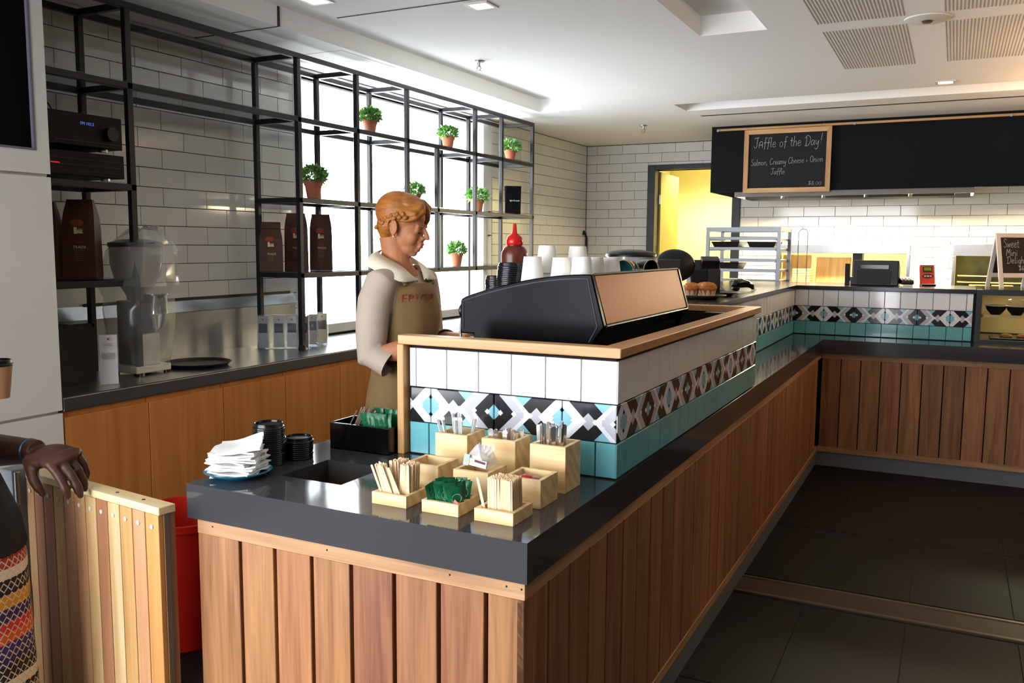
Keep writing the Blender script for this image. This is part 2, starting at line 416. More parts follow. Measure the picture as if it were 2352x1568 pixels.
def tile_field(parent, o, d, n, s_lo, s_hi, z_lo, z_hi, phase, ztop, holes, tw=.3, th=.1):
    cnt = 0
    r0 = math.floor((ztop-z_hi)/th)-1
    for r in range(r0, 60):
        za, zb = ztop-th*(r+1), ztop-th*r
        za, zb = max(za, z_lo), min(zb, z_hi)
        if zb-za < .008: continue
        off = phase + (.5*tw if r % 2 else 0)
        k0 = math.floor((s_lo-off)/tw)
        for k in range(k0, k0+60):
            a, b = off+tw*k, off+tw*(k+1)
            if a >= s_hi: break
            segs = [(max(a, s_lo), min(b, s_hi), za, zb)]
            for hs0, hs1, hz0, hz1 in holes:
                out = []
                for (p, q, u, w) in segs:
                    if q <= hs0 or p >= hs1 or w <= hz0 or u >= hz1: out.append((p, q, u, w)); continue
                    if u < hz0-.004: out.append((p, q, u, hz0))
                    if w > hz1+.004: out.append((p, q, hz1, w))
                    u2, w2 = max(u, hz0), min(w, hz1)
                    if p < hs0-.004: out.append((p, hs0, u2, w2))
                    if q > hs1+.004: out.append((hs1, q, u2, w2))
                segs = out
            for p, q, u, w in segs:
                if q-p > .008 and w-u > .008: put_tile(parent, o, d, n, p, q, u, w); cnt += 1
    return cnt
# left wall, near part (row lines at 2.5257 - .1 n, even rows jointed at y = 1.56 + .3 k)
nt1 = tile_field(wall_left, (LX, 0, 0), (0, 1), (1, 0), .62, WY0-.05, .93, ZC, 1.56, 2.5257, [])
nt2 = tile_field(wall_left, (LX, 0, 0), (0, 1), (1, 0), WY1+.14, YB, 1.145, ZC, 6.74, 2.545, [])
nt3 = tile_field(wall_back, (0, YB, 0), (1, 0), (0, -1), LX, 1.95, 1.045, ZC, LX+.1315+.15, 2.545,
                 [(DX0-.055, DX1+.055, 0, DZ+.055), (PX0, PX1, PZ0, PZ1), (QX0, QX1, QZ0, QZ1)])
# black angle in the tiled corner and its little hook
tag(MB().box(LX, LX+.014, YB-.014, YB, .9, ZC-.01).build('trim_1', M_steelb), 'black metal corner strip between the two tiled walls', 'trim', kind='structure')
hk = MB().tube([(LX+.03, YB-.03, 1.30), (LX+.03, YB-.03, 1.62), (LX+.02, YB-.05, 1.68), (LX+.02, YB-.09, 1.70), (LX+.02, YB-.11, 1.66)], .011, 8)
tag(hk.build('black_hose', M_blk, smooth=True), 'thin black hose hooked in the far tiled corner', 'hose')
# remaining shell, out of frame: darker seating side and the glazed shopfront behind the photographer
struct('wall_right', MB().box(4.6, 4.72, -4.6, 9.8, 0, ZC), M_dark, 'dark wall on the seating side')
fr = MB()
for x0, x1, z0, z1 in ((-3.3, -3.0, 0, ZC), (0., 4.6, 0, ZC), (-3.0, 0., 2.47, ZC), (-3., 0., 0, .2)): fr.box(x0, x1, -4.72, -4.6, z0, z1)
struct('wall_front', fr, M_dark, 'shopfront wall around the street glazing')
w2 = thing('window_2', 'glazed shopfront', 'window', (-.9, -4.66, 0)); w2['kind'] = 'structure'
M_alu = mat('aluminium_frame', '#55565a', .4, metal=.6)
for x in (-2.98, -1.5, -.02): MB().box(x-.025, x+.025, -4.69, -4.63, .2, 2.47).build('mullion', M_alu, w2, world=True)
M_pane = glass('window_glass', '#fbfdff', .0, .0)
for i in range(2): MB().box(-2.955+1.48*i, -1.525+1.48*i, -4.664, -4.656, .2, 2.47).build('pane', M_pane, w2, world=True)
w5 = thing('window_5_added', 'unseen side glazing added for more daylight', 'window', (LX-.08, -2.8, 0)); w5['kind'] = 'structure'  # unseen opening added in the left wall to let in more daylight
for y in (-4.28, -2.8, -1.32): MB().box(LX-.11, LX-.05, y-.025, y+.025, .2, 2.47).build('mullion', M_alu, w5, world=True)
for i in range(2): MB().box(LX-.084, LX-.076, -4.255+1.48*i, -2.825+1.48*i, .2, 2.47).build('pane', M_pane, w5, world=True)
struct('wall_corridor', MB().box(-3.0, 4.6, 9.8, 9.92, 0, ZC), mat('corridor_paint', '#f4ecc0', .8), 'pale yellow wall of the room behind the kitchen')

# ---- the big window over the bench
win = thing('window_1', 'tall bright white-framed window behind the black shelving', 'window', (LX, (WY0+WY1)/2, WZ0)); win['kind'] = 'structure'
M_wf = mat('window_frame_white', '#e4e6e8', .45)
f = .05
MB().box(LX-.12, LX+.012, WY0-.05, WY0+.03, WZ0-.02, WZ1+.03).build('frame_jamb', M_wf, win, world=True, bevel=.004)
MB().box(LX-.12, LX+.012, WY1-.03, WY1+.05, WZ0-.02, WZ1+.03).build('frame_jamb', M_wf, win, world=True, bevel=.004)
MB().box(LX-.015, LX+.004, WY1+.05, WY1+.14, WZ0-.02, WZ1+.03).build('frame_jamb', M_wf, win, world=True, bevel=.004)
MB().box(LX-.12, LX+.012, WY0+.03, WY1-.03, WZ1, WZ1+.03).build('frame_head', M_wf, win, world=True)
MB().box(LX-.12, LX+.02, WY0+.03, WY1-.03, WZ0-.02, WZ0+.045).build('window_sill', mat('sill_grey', '#b9b7b2', .5), win, world=True, bevel=.006)
MB().box(LX-.06, LX-.052, WY0+.03, WY1-.03, WZ0+.045, WZ1).build('pane', M_pane, win, world=True)
# little shelf pins on the strip right of the window
for z in (1.62, 1.83, 1.95, 2.25): MB().box(LX, LX+.025, WY1+.07, WY1+.10, z, z+.01).build('pin', M_steelb, win, world=True)

# ---- door in the back wall
dr = thing('door_1', 'open black-framed doorway into a yellow lit room', 'door', ((DX0+DX1)/2, YB, 0)); dr['kind'] = 'structure'
for a, b, z0, z1 in ((DX0-.055, DX0+.03, 0, DZ+.055), (DX1-.03, DX1+.055, 0, DZ+.055), (DX0+.03, DX1-.03, DZ, DZ+.055)):
    MB().box(a, b, YB-.03, YB+.13, z0, z1).build('door_frame', M_steelb, dr, world=True, bevel=.003)
lf = MB().box(0, .84, 0, .04, .01, DZ-.01); lf.xf(Matrix.Translation((DX0+.05, YB+.13, 0)) @ Matrix.Rotation(R(93), 4, 'Z'))
leaf = lf.build('door_leaf', mat('door_leaf_paint', '#a89748', .5, var=.08, nscale=6), dr, world=True)
for z in (.5, 2.05): MB().cyl((DX0+.04, YB+.12, z-.05), (DX0+.04, YB+.12, z+.05), .014).build('hinge', M_ss, dr, world=True)
# room beyond: side walls + paper notices
struct('wall_partition_1', MB().box(-2.75, -2.65, YB+.12, 9.8, 0, ZC), mat('corridor_paint', '#f4ecc0', .8), 'side wall of the yellow room')
struct('wall_partition_2', MB().box(-1.12, -1.02, YB+.12, 9.8, 0, ZC), mat('corridor_paint', '#f4ecc0', .8), 'partition between yellow room and prep room')
cw = thing('notice_paper', 'paper notice with a yellow heading on the wall beyond the doorway', 'notice', (-1.13, 8.3, 1.8))
MB().box(-1.126, -1.12, 8.15, 8.5, 1.55, 2.02).build('sheet', mat('paper', '#f4f0d8', .8), cw, world=True)
MB().box(-1.129, -1.126, 8.17, 8.48, 1.95, 2.0).build('heading', mat('yellow_print', '#e8d21a', .8), cw, world=True)
for k in range(5): MB().box(-1.128, -1.126, 8.19, 8.40+.02*(k % 3), 1.88-.05*k, 1.888-.05*k).build('text_line', mat('grey_print', '#8b8770', .8), cw, world=True)
# ---- daylight is joined by the shop's own warm lamps
WARM = (1., .74, .45)
spot('corridor_lamp', (-1.85, 8.7, 2.55), 150, (1., .90, .50), 160, .5, .1)
spot('prep_lamp_a', (-.3, 8.7, 2.5), 150, (1., .82, .5), 150, .5, .1); spot('prep_lamp_b', (1.2, 8.7, 2.5), 40, (1., .82, .5), 150, .5, .1)
# ================================================================== COUNTERS
M_stone = mat('charcoal_engineered_stone', '#38383a', .09, spec=.5, var=.06, nscale=300)
M_clad = wood('cladding_timber', '#6e4226', '#ac784e', 'z', .5, objvar=.16, hue=.008)
M_rail = wood('cladding_rail_timber', '#8a6242', '#c79a6e', 'x', .5, objvar=.08)
M_raily = wood('cladding_rail_timber_y', '#8a6242', '#c79a6e', 'y', .5, objvar=.08)
M_trimx = wood('honey_trim_timber', '#b98450', '#dfb582', 'x', .4, objvar=.05)
M_trimy = wood('honey_trim_timber_y_shaded', '#a8703c', '#cf9a60', 'y', .4, objvar=.05)  # same timber made darker: shade of the side run put into the colour
M_trimz = wood('honey_trim_timber_z', '#b07a45', '#d9aa72', 'z', .4, objvar=.05)
M_kick = mat('grey_kickboard', '#66696f', .5)
M_back = mat('gap_black', '#17110d', .9)
WT = .0932; ZR = H-WT
# --- worktop slabs (stone), L-shaped along two runs; the near end holds the rubbish chute
wt = thing('stone_worktop', 'charcoal stone worktop running along the timber counter', 'worktop', (-.5, .5, H))
hx0, hx1, hy0, hy1 = -.842, -.637, .18, .382
b = MB()
for x0, x1, y0, y1 in ((-1.009, hx0, 0, .60), (hx1, 0, 0, .60), (hx0, hx1, 0, hy0), (hx0, hx1, hy1, .60), (-.34, 0, .60, 4.733)):
    b.box(x0, x1, y0, y1, H-.028, H)
b.box(-.34, 2.6, 4.733, 5.10, H-.028, H)
b.build('slab', M_stone, wt, world=True)
b = MB(); b.box(-1.009, 0, 0, .028, ZR, H-.028); b.box(-1.009, -.981, .028, .60, ZR, H-.028); b.box(-.028, 0, .028, 4.733, ZR, H-.028); b.box(0, 2.6, 4.733, 4.761, ZR, H-.028)
b.build('edge_apron', M_stone, wt, world=True)
# chute below the opening
b = MB()
for x0, x1, y0, y1 in ((hx0-.012, hx0, hy0-.012, hy1+.012), (hx1, hx1+.012, hy0-.012, hy1+.012), (hx0, hx1, hy0-.012, hy0), (hx0, hx1, hy1, hy1+.012)):
    b.box(x0, x1, y0, y1, H-.30, H-.028)
b.build('rubbish_chute', mat('chute_ply', '#2e2118', .7), wt, world=True)
# --- timber clad counter body
ct = thing('service_counter', 'timber plank clad service counter with grey kickboard', 'counter', (-.5, .5, 0))
b = MB(); b.box(-.97, -.03, .03, .58, 0, ZR-.34); b.box(-.34, -.03, .58, 4.75, .02, ZR); b.box(-.34, 2.6, 4.79, 5.09, .02, ZR)
b.box(-.97, -.03, .03, .05, .05, ZR); b.box(-.97, -.95, .03, .58, .05, ZR); b.box(-.05, -.03, .03, .58, .05, ZR)
b.build('carcass', M_back, ct, world=True)
PB = .115
pk = {}
def plank(p, w, ang, z0=PB, z1=.765, t=.018, m=None, parent=None):
    key = (round(w, 3), z0, z1, m.name if m else '')
    if key not in pk:
        pk[key] = MB().box(-w/2, w/2, 0, t, 0, z1-z0).mesh('plank', m or M_clad)
    o = link('plank', pk[key], parent or ct, bevel=.0015, seg=1); pl = Vector((parent or ct).location)
    o.location = Vector((p[0], p[1], z0))-pl; o.rotation_euler = (0, 0, ang)
gaps = [-.836, -.719, -.600, -.479, -.354, -.231, -.107]
ed = [-.985]+gaps+[-.012]
for i in range(len(ed)-1):
    a, c = ed[i]+(.0 if i == 0 else .0055), ed[i+1]-(.0 if i == len(ed)-2 else .0055)
    plank(((a+c)/2, .012), c-a, 0)
ys = [.012]+[.142+.128*i for i in range(36)]
for i in range(len(ys)-1):
    a, c = ys[i]+(0 if i == 0 else .004), ys[i+1]-.004
    if c > 4.76: c = 4.76
    if c-a > .03: plank((-.012, (a+c)/2), c-a, PI/2)
for i in range(20):
    a, c = -.006+.128*i+.003, -.006+.128*(i+1)-.003
    plank(((a+c)/2, 4.757), c-a, 0)
ysl = [.05+.13*i for i in range(5)]
for i in range(4): plank((-.985, (ysl[i]+ysl[i+1])/2), .122, -PI/2)
MB().box(-.985, -.010, .011, .03, .765, ZR).build('top_rail', M_rail, ct, world=True, bevel=.001, seg=1)
MB().box(-.03, -.011, .03, 4.757, .765, ZR).build('top_rail', M_raily, ct, world=True, bevel=.001, seg=1)
MB().box(-.011, 2.6, 4.756, 4.775, .765, ZR).build('top_rail', M_rail, ct, world=True, bevel=.001, seg=1)
MB().box(-.03, -.008, .012, 4.757, PB-.012, PB+.02).build('bottom_rail', M_raily, ct, world=True)
MB().box(-.011, 2.6, 4.753, 4.775, PB-.012, PB+.025).build('bottom_rail', M_rail, ct, world=True)
MB().box(-.985, -.010, .006, .03, PB-.012, PB+.02).build('bottom_rail', M_rail, ct, world=True)
MB().box(-.03, -.021, .02, 4.765, 0, PB-.012).build('kickboard', M_kick, ct, world=True)
MB().box(-.021, 2.6, 4.765, 4.775, 0, PB-.012).build('kickboard', M_kick, ct, world=True)
MB().box(-.97, -.03, .018, .03, 0, PB-.012).build('kickboard', M_kick, ct, world=True)
for x in (-.93, -.55, -.20, -.055, -.018):
    MB().cyl((x, .0105, .79), (x, .013, .79), .0025, n=8).build('nail_hole', M_back, ct, world=True)

# --- tiles of the upstands: white row, patterned row, teal row
M_teal = mat('teal_glazed_tile', '#6bb0b9', .1, spec=.5, objvar=.03, var=.05, nscale=10)
M_wt2 = mat('white_splash_tile', '#eceef0', .06, spec=.5, objvar=.015)
def pattern_material():
    m = bpy.data.materials.new('geometric_print_tile'); m.use_nodes = True; nt = m.node_tree; b = nt.nodes['Principled BSDF']; N = nt.nodes.new; L = nt.links.new
    b.inputs['Roughness'].default_value = .12
    uv = N('ShaderNodeUVMap'); uv.uv_map = 'UVMap'; sp = N('ShaderNodeSeparateXYZ'); L(uv.outputs[0], sp.inputs[0])
    def M(op, x, y=None, z=None):
        n = N('ShaderNodeMath'); n.operation = op
        for i, q in enumerate((x, y, z)):
            if q is None: continue
            if isinstance(q, (int, float)): n.inputs[i].default_value = q
            else: L(q, n.inputs[i])
        return n.outputs[0]
    U = sp.outputs[0]; V = M('ABSOLUTE', M('MULTIPLY_ADD', sp.outputs[1], 2., -1.))
    k = M('MULTIPLY_ADD', V, -.25, .25)          # .25*(1-|V|)
    A = M('SUBTRACT', U, k); B = M('ADD', U, k)
    def gt(x, t): return M('GREATER_THAN', x, t)
    def lt(x, t): return M('LESS_THAN', x, t)
    def AND(*q):
        r = q[0]
        for s in q[1:]: r = M('MULTIPLY', r, s)
        return r
    col = N('ShaderNodeRGB'); col.outputs[0].default_value = lin('#e3e4ea'); cur = col.outputs[0]
    def over(mask, c):
        nonlocal cur
        x = N('ShaderNodeMix'); x.data_type = 'RGBA'; L(mask, x.inputs['Factor']); L(cur, x.inputs['A']); x.inputs['B'].default_value = lin(c); cur = x.outputs['Result']
    BL, GR, BK, WH = '#86bdd0', '#b9bac4', '#1d1d20', '#f6f7f8'
    over(lt(A, -.08), BL)                                   # half diamond at the left joint
    over(AND(lt(M('ABSOLUTE', U), .05), gt(M('ADD', V, M('MULTIPLY', U, -4.)), .35), lt(M('ADD', V, M('MULTIPLY', U, 4.)), .62)), BK)
    over(AND(gt(A, .09), lt(A, .435)), BK)
    over(AND(gt(A, .09), lt(A, .23), gt(B, .50)), GR)
    over(AND(gt(A, .435), lt(B, .69)), BL)
    over(AND(gt(B, .69), gt(A, .16)), '#e3e4ea')
    over(AND(gt(B, .77), lt(B, .93), gt(A, .40)), GR)
    over(AND(gt(B, .93), gt(A, .44)), BK)
    over(AND(gt(B, .77), gt(U, .55), lt(U, .70), lt(V, .2)), GR)
    over(AND(gt(B, .93), gt(U, .72)), BK)
    over(lt(M('ADD', M('ABSOLUTE', M('SUBTRACT', U, 1.)), M('MULTIPLY', V, .25)), .11), BL)
    for u0 in (.16, .46, .70, .90):
        over(lt(M('ADD', M('ABSOLUTE', M('SUBTRACT', U, u0)), M('MULTIPLY', V, .25)), .04), WH)
    L(cur, b.inputs['Base Color'])
    return m
M_pat = pattern_material()
pat_cache = {}
def pat_tile(parent, o, d, n, s0, s1, z0, z1, u0, u1):
    w, h = s1-s0, z1-z0; key = (round(w, 3), round(h, 3), round(u0, 2), round(u1, 2))
    if key not in pat_cache:
        me = tile_mesh(w, h, M_pat, key='pat%s' % (key,)).copy(); uvl = me.uv_layers.new(name='UVMap')
        for lp in me.loops:
            x, y, z = me.vertices[lp.vertex_index].co
            uvl.data[lp.index].uv = (u0+(u1-u0)*(x/w+.5), z/h+.5)
        pat_cache[key] = me
    ob = link('patterned_tile', pat_cache[key], parent); p = Vector(o)+Vector((d[0], d[1], 0))*((s0+s1)/2)
    ob.location = (p.x, p.y, (z0+z1)/2); ob.rotation_euler = (0, 0, math.atan2(n[1], n[0])+PI/2)
def splash(parent, o, d, n, s_lo, s_hi, zA, zB, zC_, zD, pw, ph_white, ph_teal, pt, ph_pat, flip):
    """o relative to parent's location"""
    for (z0, z1, ph, m, key) in ((zC_, zD, ph_white, M_wt2, 'w'), (zA, zB, ph_teal, M_teal, 't')):
        k = math.floor((s_lo-ph)/pw)
        while ph+pw*k < s_hi-.006:
            a, c = max(ph+pw*k, s_lo), min(ph+pw*(k+1), s_hi)
            if c-a > .006: put_tile(parent, o, d, n, a, c, z0, z1, m, key, 'white_tile' if key == 'w' else 'teal_tile')
            k += 1
    k = math.floor((s_lo-ph_pat)/pt)
    while ph_pat+pt*k < s_hi-.006:
        fa, fb = ph_pat+pt*k, ph_pat+pt*(k+1); a, c = max(fa, s_lo), min(fb, s_hi)
        ua, ub = (a-fa)/pt, (c-fa)/pt
        if (k % 2 == 0) == flip: ua, ub = 1-ua, 1-ub
        if c-a > .006: pat_tile(parent, o, d, n, a, c, zB, zC_, ua, ub)
        k += 1
up = thing('tiled_upstand', 'boxed upstand around the coffee machine with white, patterned and teal tiles and timber capping', 'upstand', (-.35, 1.5, H))
T0, T1, T2, T3 = 0.0, .1005, .2075, .3306
U0 = Vector(up.location)
b = MB(); b.box(-.678, -.016, .579, .62, H, H+T3); b.box(-.05, -.016, .62, 2.41, H, H+T3); b.box(-.678, -.05, 2.37, 2.41, H, H+T3)
b.build('core', M_back, up, world=True)
M_grout2 = M_grout
bx, by, pt_, bL = -.006, .569, .1077, 2.418
splash(up, Vector((0, by+.009, 0))-Vector((U0.x, U0.y, 0)), (1, 0), (0, -1), -.676, bx-.001, T0+.002, T1, T2, T3-.003, pt_, bx-pt_*7, bx-pt_*7+.045, 2*pt_, -.600, False)
splash(up, Vector((bx-.009, 0, 0))-Vector((U0.x, U0.y, 0)), (0, 1), (1, 0), by, bL, T0+.002, T1, T2, T3-.003, pt_, by+.042, by+.070, 2*pt_, by+.052, False)
zt, zb = 1.265, 1.237
def trim(pts, z0, z1, m):
    return MB().prism(pts, 'z', z0, z1).build('timber_capping', m, up, world=True, bevel=.003)
trim([(-.704, .548), (.008, .548), (-.052, .602), (-.704, .602)], zb, zt, M_trimx)
trim([(.008, .548), (.008, 2.44), (-.052, 2.385), (-.052, .602)], zb, zt, M_trimy)
trim([(.008, 2.44), (-.704, 2.44), (-.704, 2.385), (-.052, 2.385)], zb, zt, M_trimx)
MB().box(-.706, -.682, .546, .604, H, zb).build('timber_post', M_trimz, up, world=True, bevel=.003)
MB().box(-.706, -.682, 2.385, 2.44, H, zb).build('timber_post', M_trimz, up, world=True, bevel=.003)
# bench behind the upstand where the machine stands
tag(MB().box(-.76, -.05, .625, 2.36, .90, .945).build('machine_bench', mat('black_bench_top', '#141414', .25)), 'black bench top inside the tiled upstand', 'bench')
tag(MB().box(-.74, -.36, .64, 5.0, 0, .895).build('bench_base', M_blk), 'dark cupboard base behind the service counter', 'cabinet')

# --- raised shelf runs behind
rs = thing('raised_servery', 'raised servery run with stone top and banded tiles behind the counter', 'counter', (-.5, 4., H)); S0 = Vector(rs.location)
rx, ry, rp = -.2547, 5.0736, .1034
R1, R2, R3 = .098, .209, .332
b = MB(); b.box(-.40, rx-.01, 2.44, 5.2, H, H+R3); b.box(-.40, .93, ry+.01, 5.2, H, H+R3); b.build('core', M_grout, rs, world=True)
splash(rs, Vector((rx-.009, 0, 0))-Vector((S0.x, S0.y, 0)), (0, 1), (1, 0), 2.44, ry, .003, R1, R2, R3-.002, rp, 2.44, 2.40, 2*rp, 2.415, True)
splash(rs, Vector((0, ry+.009, 0))-Vector((S0.x, S0.y, 0)), (1, 0), (0, -1), rx, .916, .003, R1, R2, R3-.002, rp, rx+.0958, rx+.083, 2*rp, rx+.0, True)
b = MB(); b.box(-.90, rx+.012, 2.443, 5.75, H+R3, H+R3+.026); b.box(rx+.012, .93, ry-.012, 5.75, H+R3, H+R3+.026)
b.build('stone_top', mat('dark_stone_top', '#2a2a2c', .16, spec=.5), rs, world=True)
MB().box(-.90, .93, 5.25, 5.72, .0, H+R3).build('cupboard_side', M_blk, rs, world=True)

# ================================================================== BENCH + TALL CABINET ON THE LEFT
BZ = .923; BX = -2.35
bn = thing('steel_bench', 'stainless steel bench top under the black shelving', 'bench', (-2.66, 3, BZ))
MB().box(LX+.002, BX, .62, 5.9, BZ-.004, BZ).build('top', M_ssb, bn, world=True)
MB().box(BX-.012, BX, .62, 5.9, BZ-.06, BZ-.004).build('front_edge', M_ssb, bn, world=True, bevel=.003)
sp = MB().box(LX+.011, LX+.02, .62, 2.72, BZ, 1.165); sp.prism([(LX+.011, 1.165), (LX+.05, 1.165), (LX+.011, 1.228)], 'y', .62, 2.71)
sp.build('splashback', M_ss, bn, world=True)
MB().box(LX+.010, LX+.016, 1.2, 2.68, 1.226, 1.24).build('sealant', M_blk, bn, world=True)
M_ply = wood('orange_plywood', '#a8662a', '#c98440', 'z', .5, scale=.6, objvar=.04)
jn = [.62, 1.03, 1.471, 1.914, 2.377, 2.84, 3.3, 3.76, 4.22, 4.68, 5.14, 5.6, 5.9]
cabs = []
for i in range(len(jn)-1):
    c = thing('base_cabinet', '', 'cabinet', (BX-.3, (jn[i]+jn[i+1])/2, 0), group='orange plywood base cabinets under the steel bench')
    c['label'] = 'orange plywood base cabinet, ' + ['first', 'second', 'third', 'fourth', 'fifth', 'sixth', 'seventh', 'eighth', 'ninth', 'tenth', 'eleventh', 'last'][i] + ' from the white tall cabinet'
    MB().box(LX+.05, BX-.02, jn[i]+.002, jn[i+1]-.002, .1, BZ-.062).build('body', M_ply, c, world=True)
    MB().box(BX-.02, BX-.002, jn[i]+.002, jn[i+1]-.002, .1, BZ-.085).build('door', M_ply, c, world=True, bevel=.001, seg=1)
    MB().box(BX-.08, BX-.06, jn[i], jn[i+1], 0, .1).build('kickboard', M_blk, c, world=True)
# tall white cabinet with a dark screen
tc_ = thing('tall_cabinet', 'tall white laminate cabinet with an inset black screen', 'cabinet', (-2.67, .1, 0))
y1 = .612
MB().box(LX+.002, BX-.022, -.9, y1-.004, 0, ZC-.01).build('body', M_white, tc_, world=True)
for z0, z1 in ((.02, .860), (.872, 1.785), (1.797, ZC-.012)):
    b = MB()
    if z0 > 1.7:
        s0, s1, q0, q1 = -.55, .558, 1.882, 2.58
        for a, c, e, g_ in ((-.9, s0, z0, z1), (s1, y1, z0, z1), (s0, s1, z0, q0), (s0, s1, q1, z1)): b.box(BX-.02, BX, a, c, e, g_)
    else: b.box(BX-.02, BX, -.9, y1, z0, z1)
    b.build('door', M_white, tc_, world=True)
b = MB()
for a, c, e, g_ in ((-.55, -.54, 1.882, 2.58), (.548, .558, 1.882, 2.58), (-.54, .548, 1.882, 1.890), (-.54, .548, 2.572, 2.58)): b.box(BX-.02, BX+.002, a, c, e, g_)
b.build('screen_bezel', mat('purple_grey_bezel', '#6a6272', .4), tc_, world=True)
MB().box(BX-.021, BX-.012, -.54, .548, 1.890, 2.572).build('screen', mat('screen_black', '#050507', .6, spec=.08), tc_, world=True)
MB().box(LX+.002, BX-.05, y1-.004, y1+.006, .0, ZC-.01).build('side_edge', mat('cabinet_edge_grey', '#8f918c', .5), tc_, world=True)

# ================================================================== BLACK STEEL SHELVING
sh = thing('steel_shelving', 'black square-tube steel shelving frame in front of the window', 'shelf', (-2.72, 3, BZ))
XF, XR, bw = -2.57, -2.88, .029
Y = [1.17, 2.31, 2.855, 3.415, 4.36, 4.80, 5.385]; Z = [2.585, 2.235, 1.785, 1.355]
def fbar(p0, p1, nm): MB().bar(p0, p1, bw, bw).build(nm, M_steelb, sh, world=True, bevel=.002, seg=1)
def post(y, x, z0): fbar((x, y, z0), (x, y, Z[0]-bw/2), 'post')
for i, y in enumerate(Y):
    post(y, XF, {3: Z[2], 5: Z[2]}.get(i, BZ if i != 4 else Z[3]-bw/2)); post(y, XR, {5: Z[2]}.get(i, BZ if i not in (3, 4) else Z[3]-bw/2))
fbar((XF, 3.80, Z[3]), (XF, 3.80, Z[1]), 'post')
for x in (XF, XR):
    for z, ya, yb in ((Z[0], .5, Y[-1]), (Z[1], .5, Y[-1]), (Z[2], Y[1], Y[-1]), (Z[3], Y[1], Y[-1]), (Z[2], .5, Y[0]), (Z[3], .5, Y[0])):
        fbar((x, ya-(bw/2), z), (x, yb+bw/2, z), 'rail')
for z, ys_ in ((Z[0], Y), (Z[1], [y for y in Y if y != 3.8]), (Z[2], Y), (Z[3], [Y[0], Y[1], Y[2], Y[4], Y[6]])):
    for y in ys_: fbar((XR+bw/2, y, z), (XF-bw/2, y, z), 'cross_bar')
fbar((XR, .5, 1.14), (XR, Y[0], 1.14), 'rail')
for y, x in ((Y[2], XR), (Y[1], XF), (Y[0], XF), (Y[1], XR), (Y[6], XF)):
    MB().cyl((x, y, BZ), (x, y, BZ+.03), .024, .02, 12).build('foot', M_blk, sh, world=True)
M_shg = glass('shelf_glass', '#f1f7f8', .02, .03)
for z, ya, yb in ((Z[1], .5, 2.31), (Z[1], 2.31, 3.415), (Z[1], 3.415, 5.385), (Z[2], 2.31, 3.415), (Z[2], 3.415, 5.385), (Z[3], 2.31, 3.415), (Z[3], 3.415, 5.385)):
    MB().box(XR-.012, XF+.012, ya+.004, yb-.004, z+bw/2, z+bw/2+.006).build('glass_shelf', M_shg, sh, world=True)
for z in (Z[2], Z[3]): MB().box(XR-.012, XF+.012, .5, Y[0]+.012, z+bw/2, z+bw/2+.006).build('glass_shelf', M_shg, sh, world=True)
SHZ = [z+bw/2+.0065 for z in Z]

# ================================================================== HOOD
hd = thing('kitchen_hood', 'black boxed extraction hood across the kitchen', 'hood', (.9, 6.9, 2.04))
M_hood = mat('black_hood_panel', '#101114', .6, spec=.12)
HX = -1.312
MB().box(HX, 4.4, 6.66, 6.68, 2.045, ZC).build('front_panel', M_hood, hd, world=True)
MB().box(HX, HX+.02, 6.68, YB, 2.045, ZC).build('side_panel', M_hood, hd, world=True)
MB().box(HX+.02, 4.4, 6.68, YB-.012, 2.16, 2.19).build('canopy', M_ss, hd, world=True)
b = MB(); b.box(HX+.22, .9, 6.70, 6.72, 2.0, 2.08); b.box(HX+.22, .9, 7.45, 7.47, 2.0, 2.16); b.box(HX+.22, HX+.24, 6.72, 7.45, 2.0, 2.16); b.box(.88, .9, 6.72, 7.45, 2.0, 2.16)
b.build('grease_gutter', mat('dull_steel', '#6d6a62', .45, metal=.7), hd, world=True)
for k in range(5): MB().obox((-.85+.36*k, 7.08, 2.12), (.33, .6, .02), (R(25), 0, 0)).build('filter', M_ss, hd, world=True)
for k in range(2):
    x = -.6+1.0*k
    MB().box(x-.3, x+.3, 7.30, 7.36, 2.13, 2.155).build('hood_lamp', emis('hood_lamp_glow', '#fff0cc', 9), hd, world=True)
area('hood_light_a', (-.55, 7.15, 2.0), (R(-18), 0, 0), 1.0, .25, 55, (1., .84, .55)); area('hood_light_b', (.45, 7.15, 2.0), (R(-18), 0, 0), 1.0, .25, 55, (1., .84, .55))
area('kitchen_light_c', (1.7, 7.0, 2.03), (R(-10), 0, 0), .8, .25, 45, (1., .80, .5))
# hanging rod and its standoffs
rod = thing('hanging_rod', 'slim timber rod with chrome standoffs along the top of the black hood', 'rod', (1., 6.62, 2.61))
MB().cyl((HX+.06, 6.615, 2.612), (4.3, 6.615, 2.612), .011, n=10).build('rod', M_trimx, rod, world=True, smooth=True)
for x in (HX+.07, -.055, 1.13, 2.3): MB().cyl((x, 6.66, 2.607), (x, 6.60, 2.607), .012, n=10).build('standoff', mat('chrome', '#dfe2e6', .08, metal=1.), rod, world=True, smooth=True); 
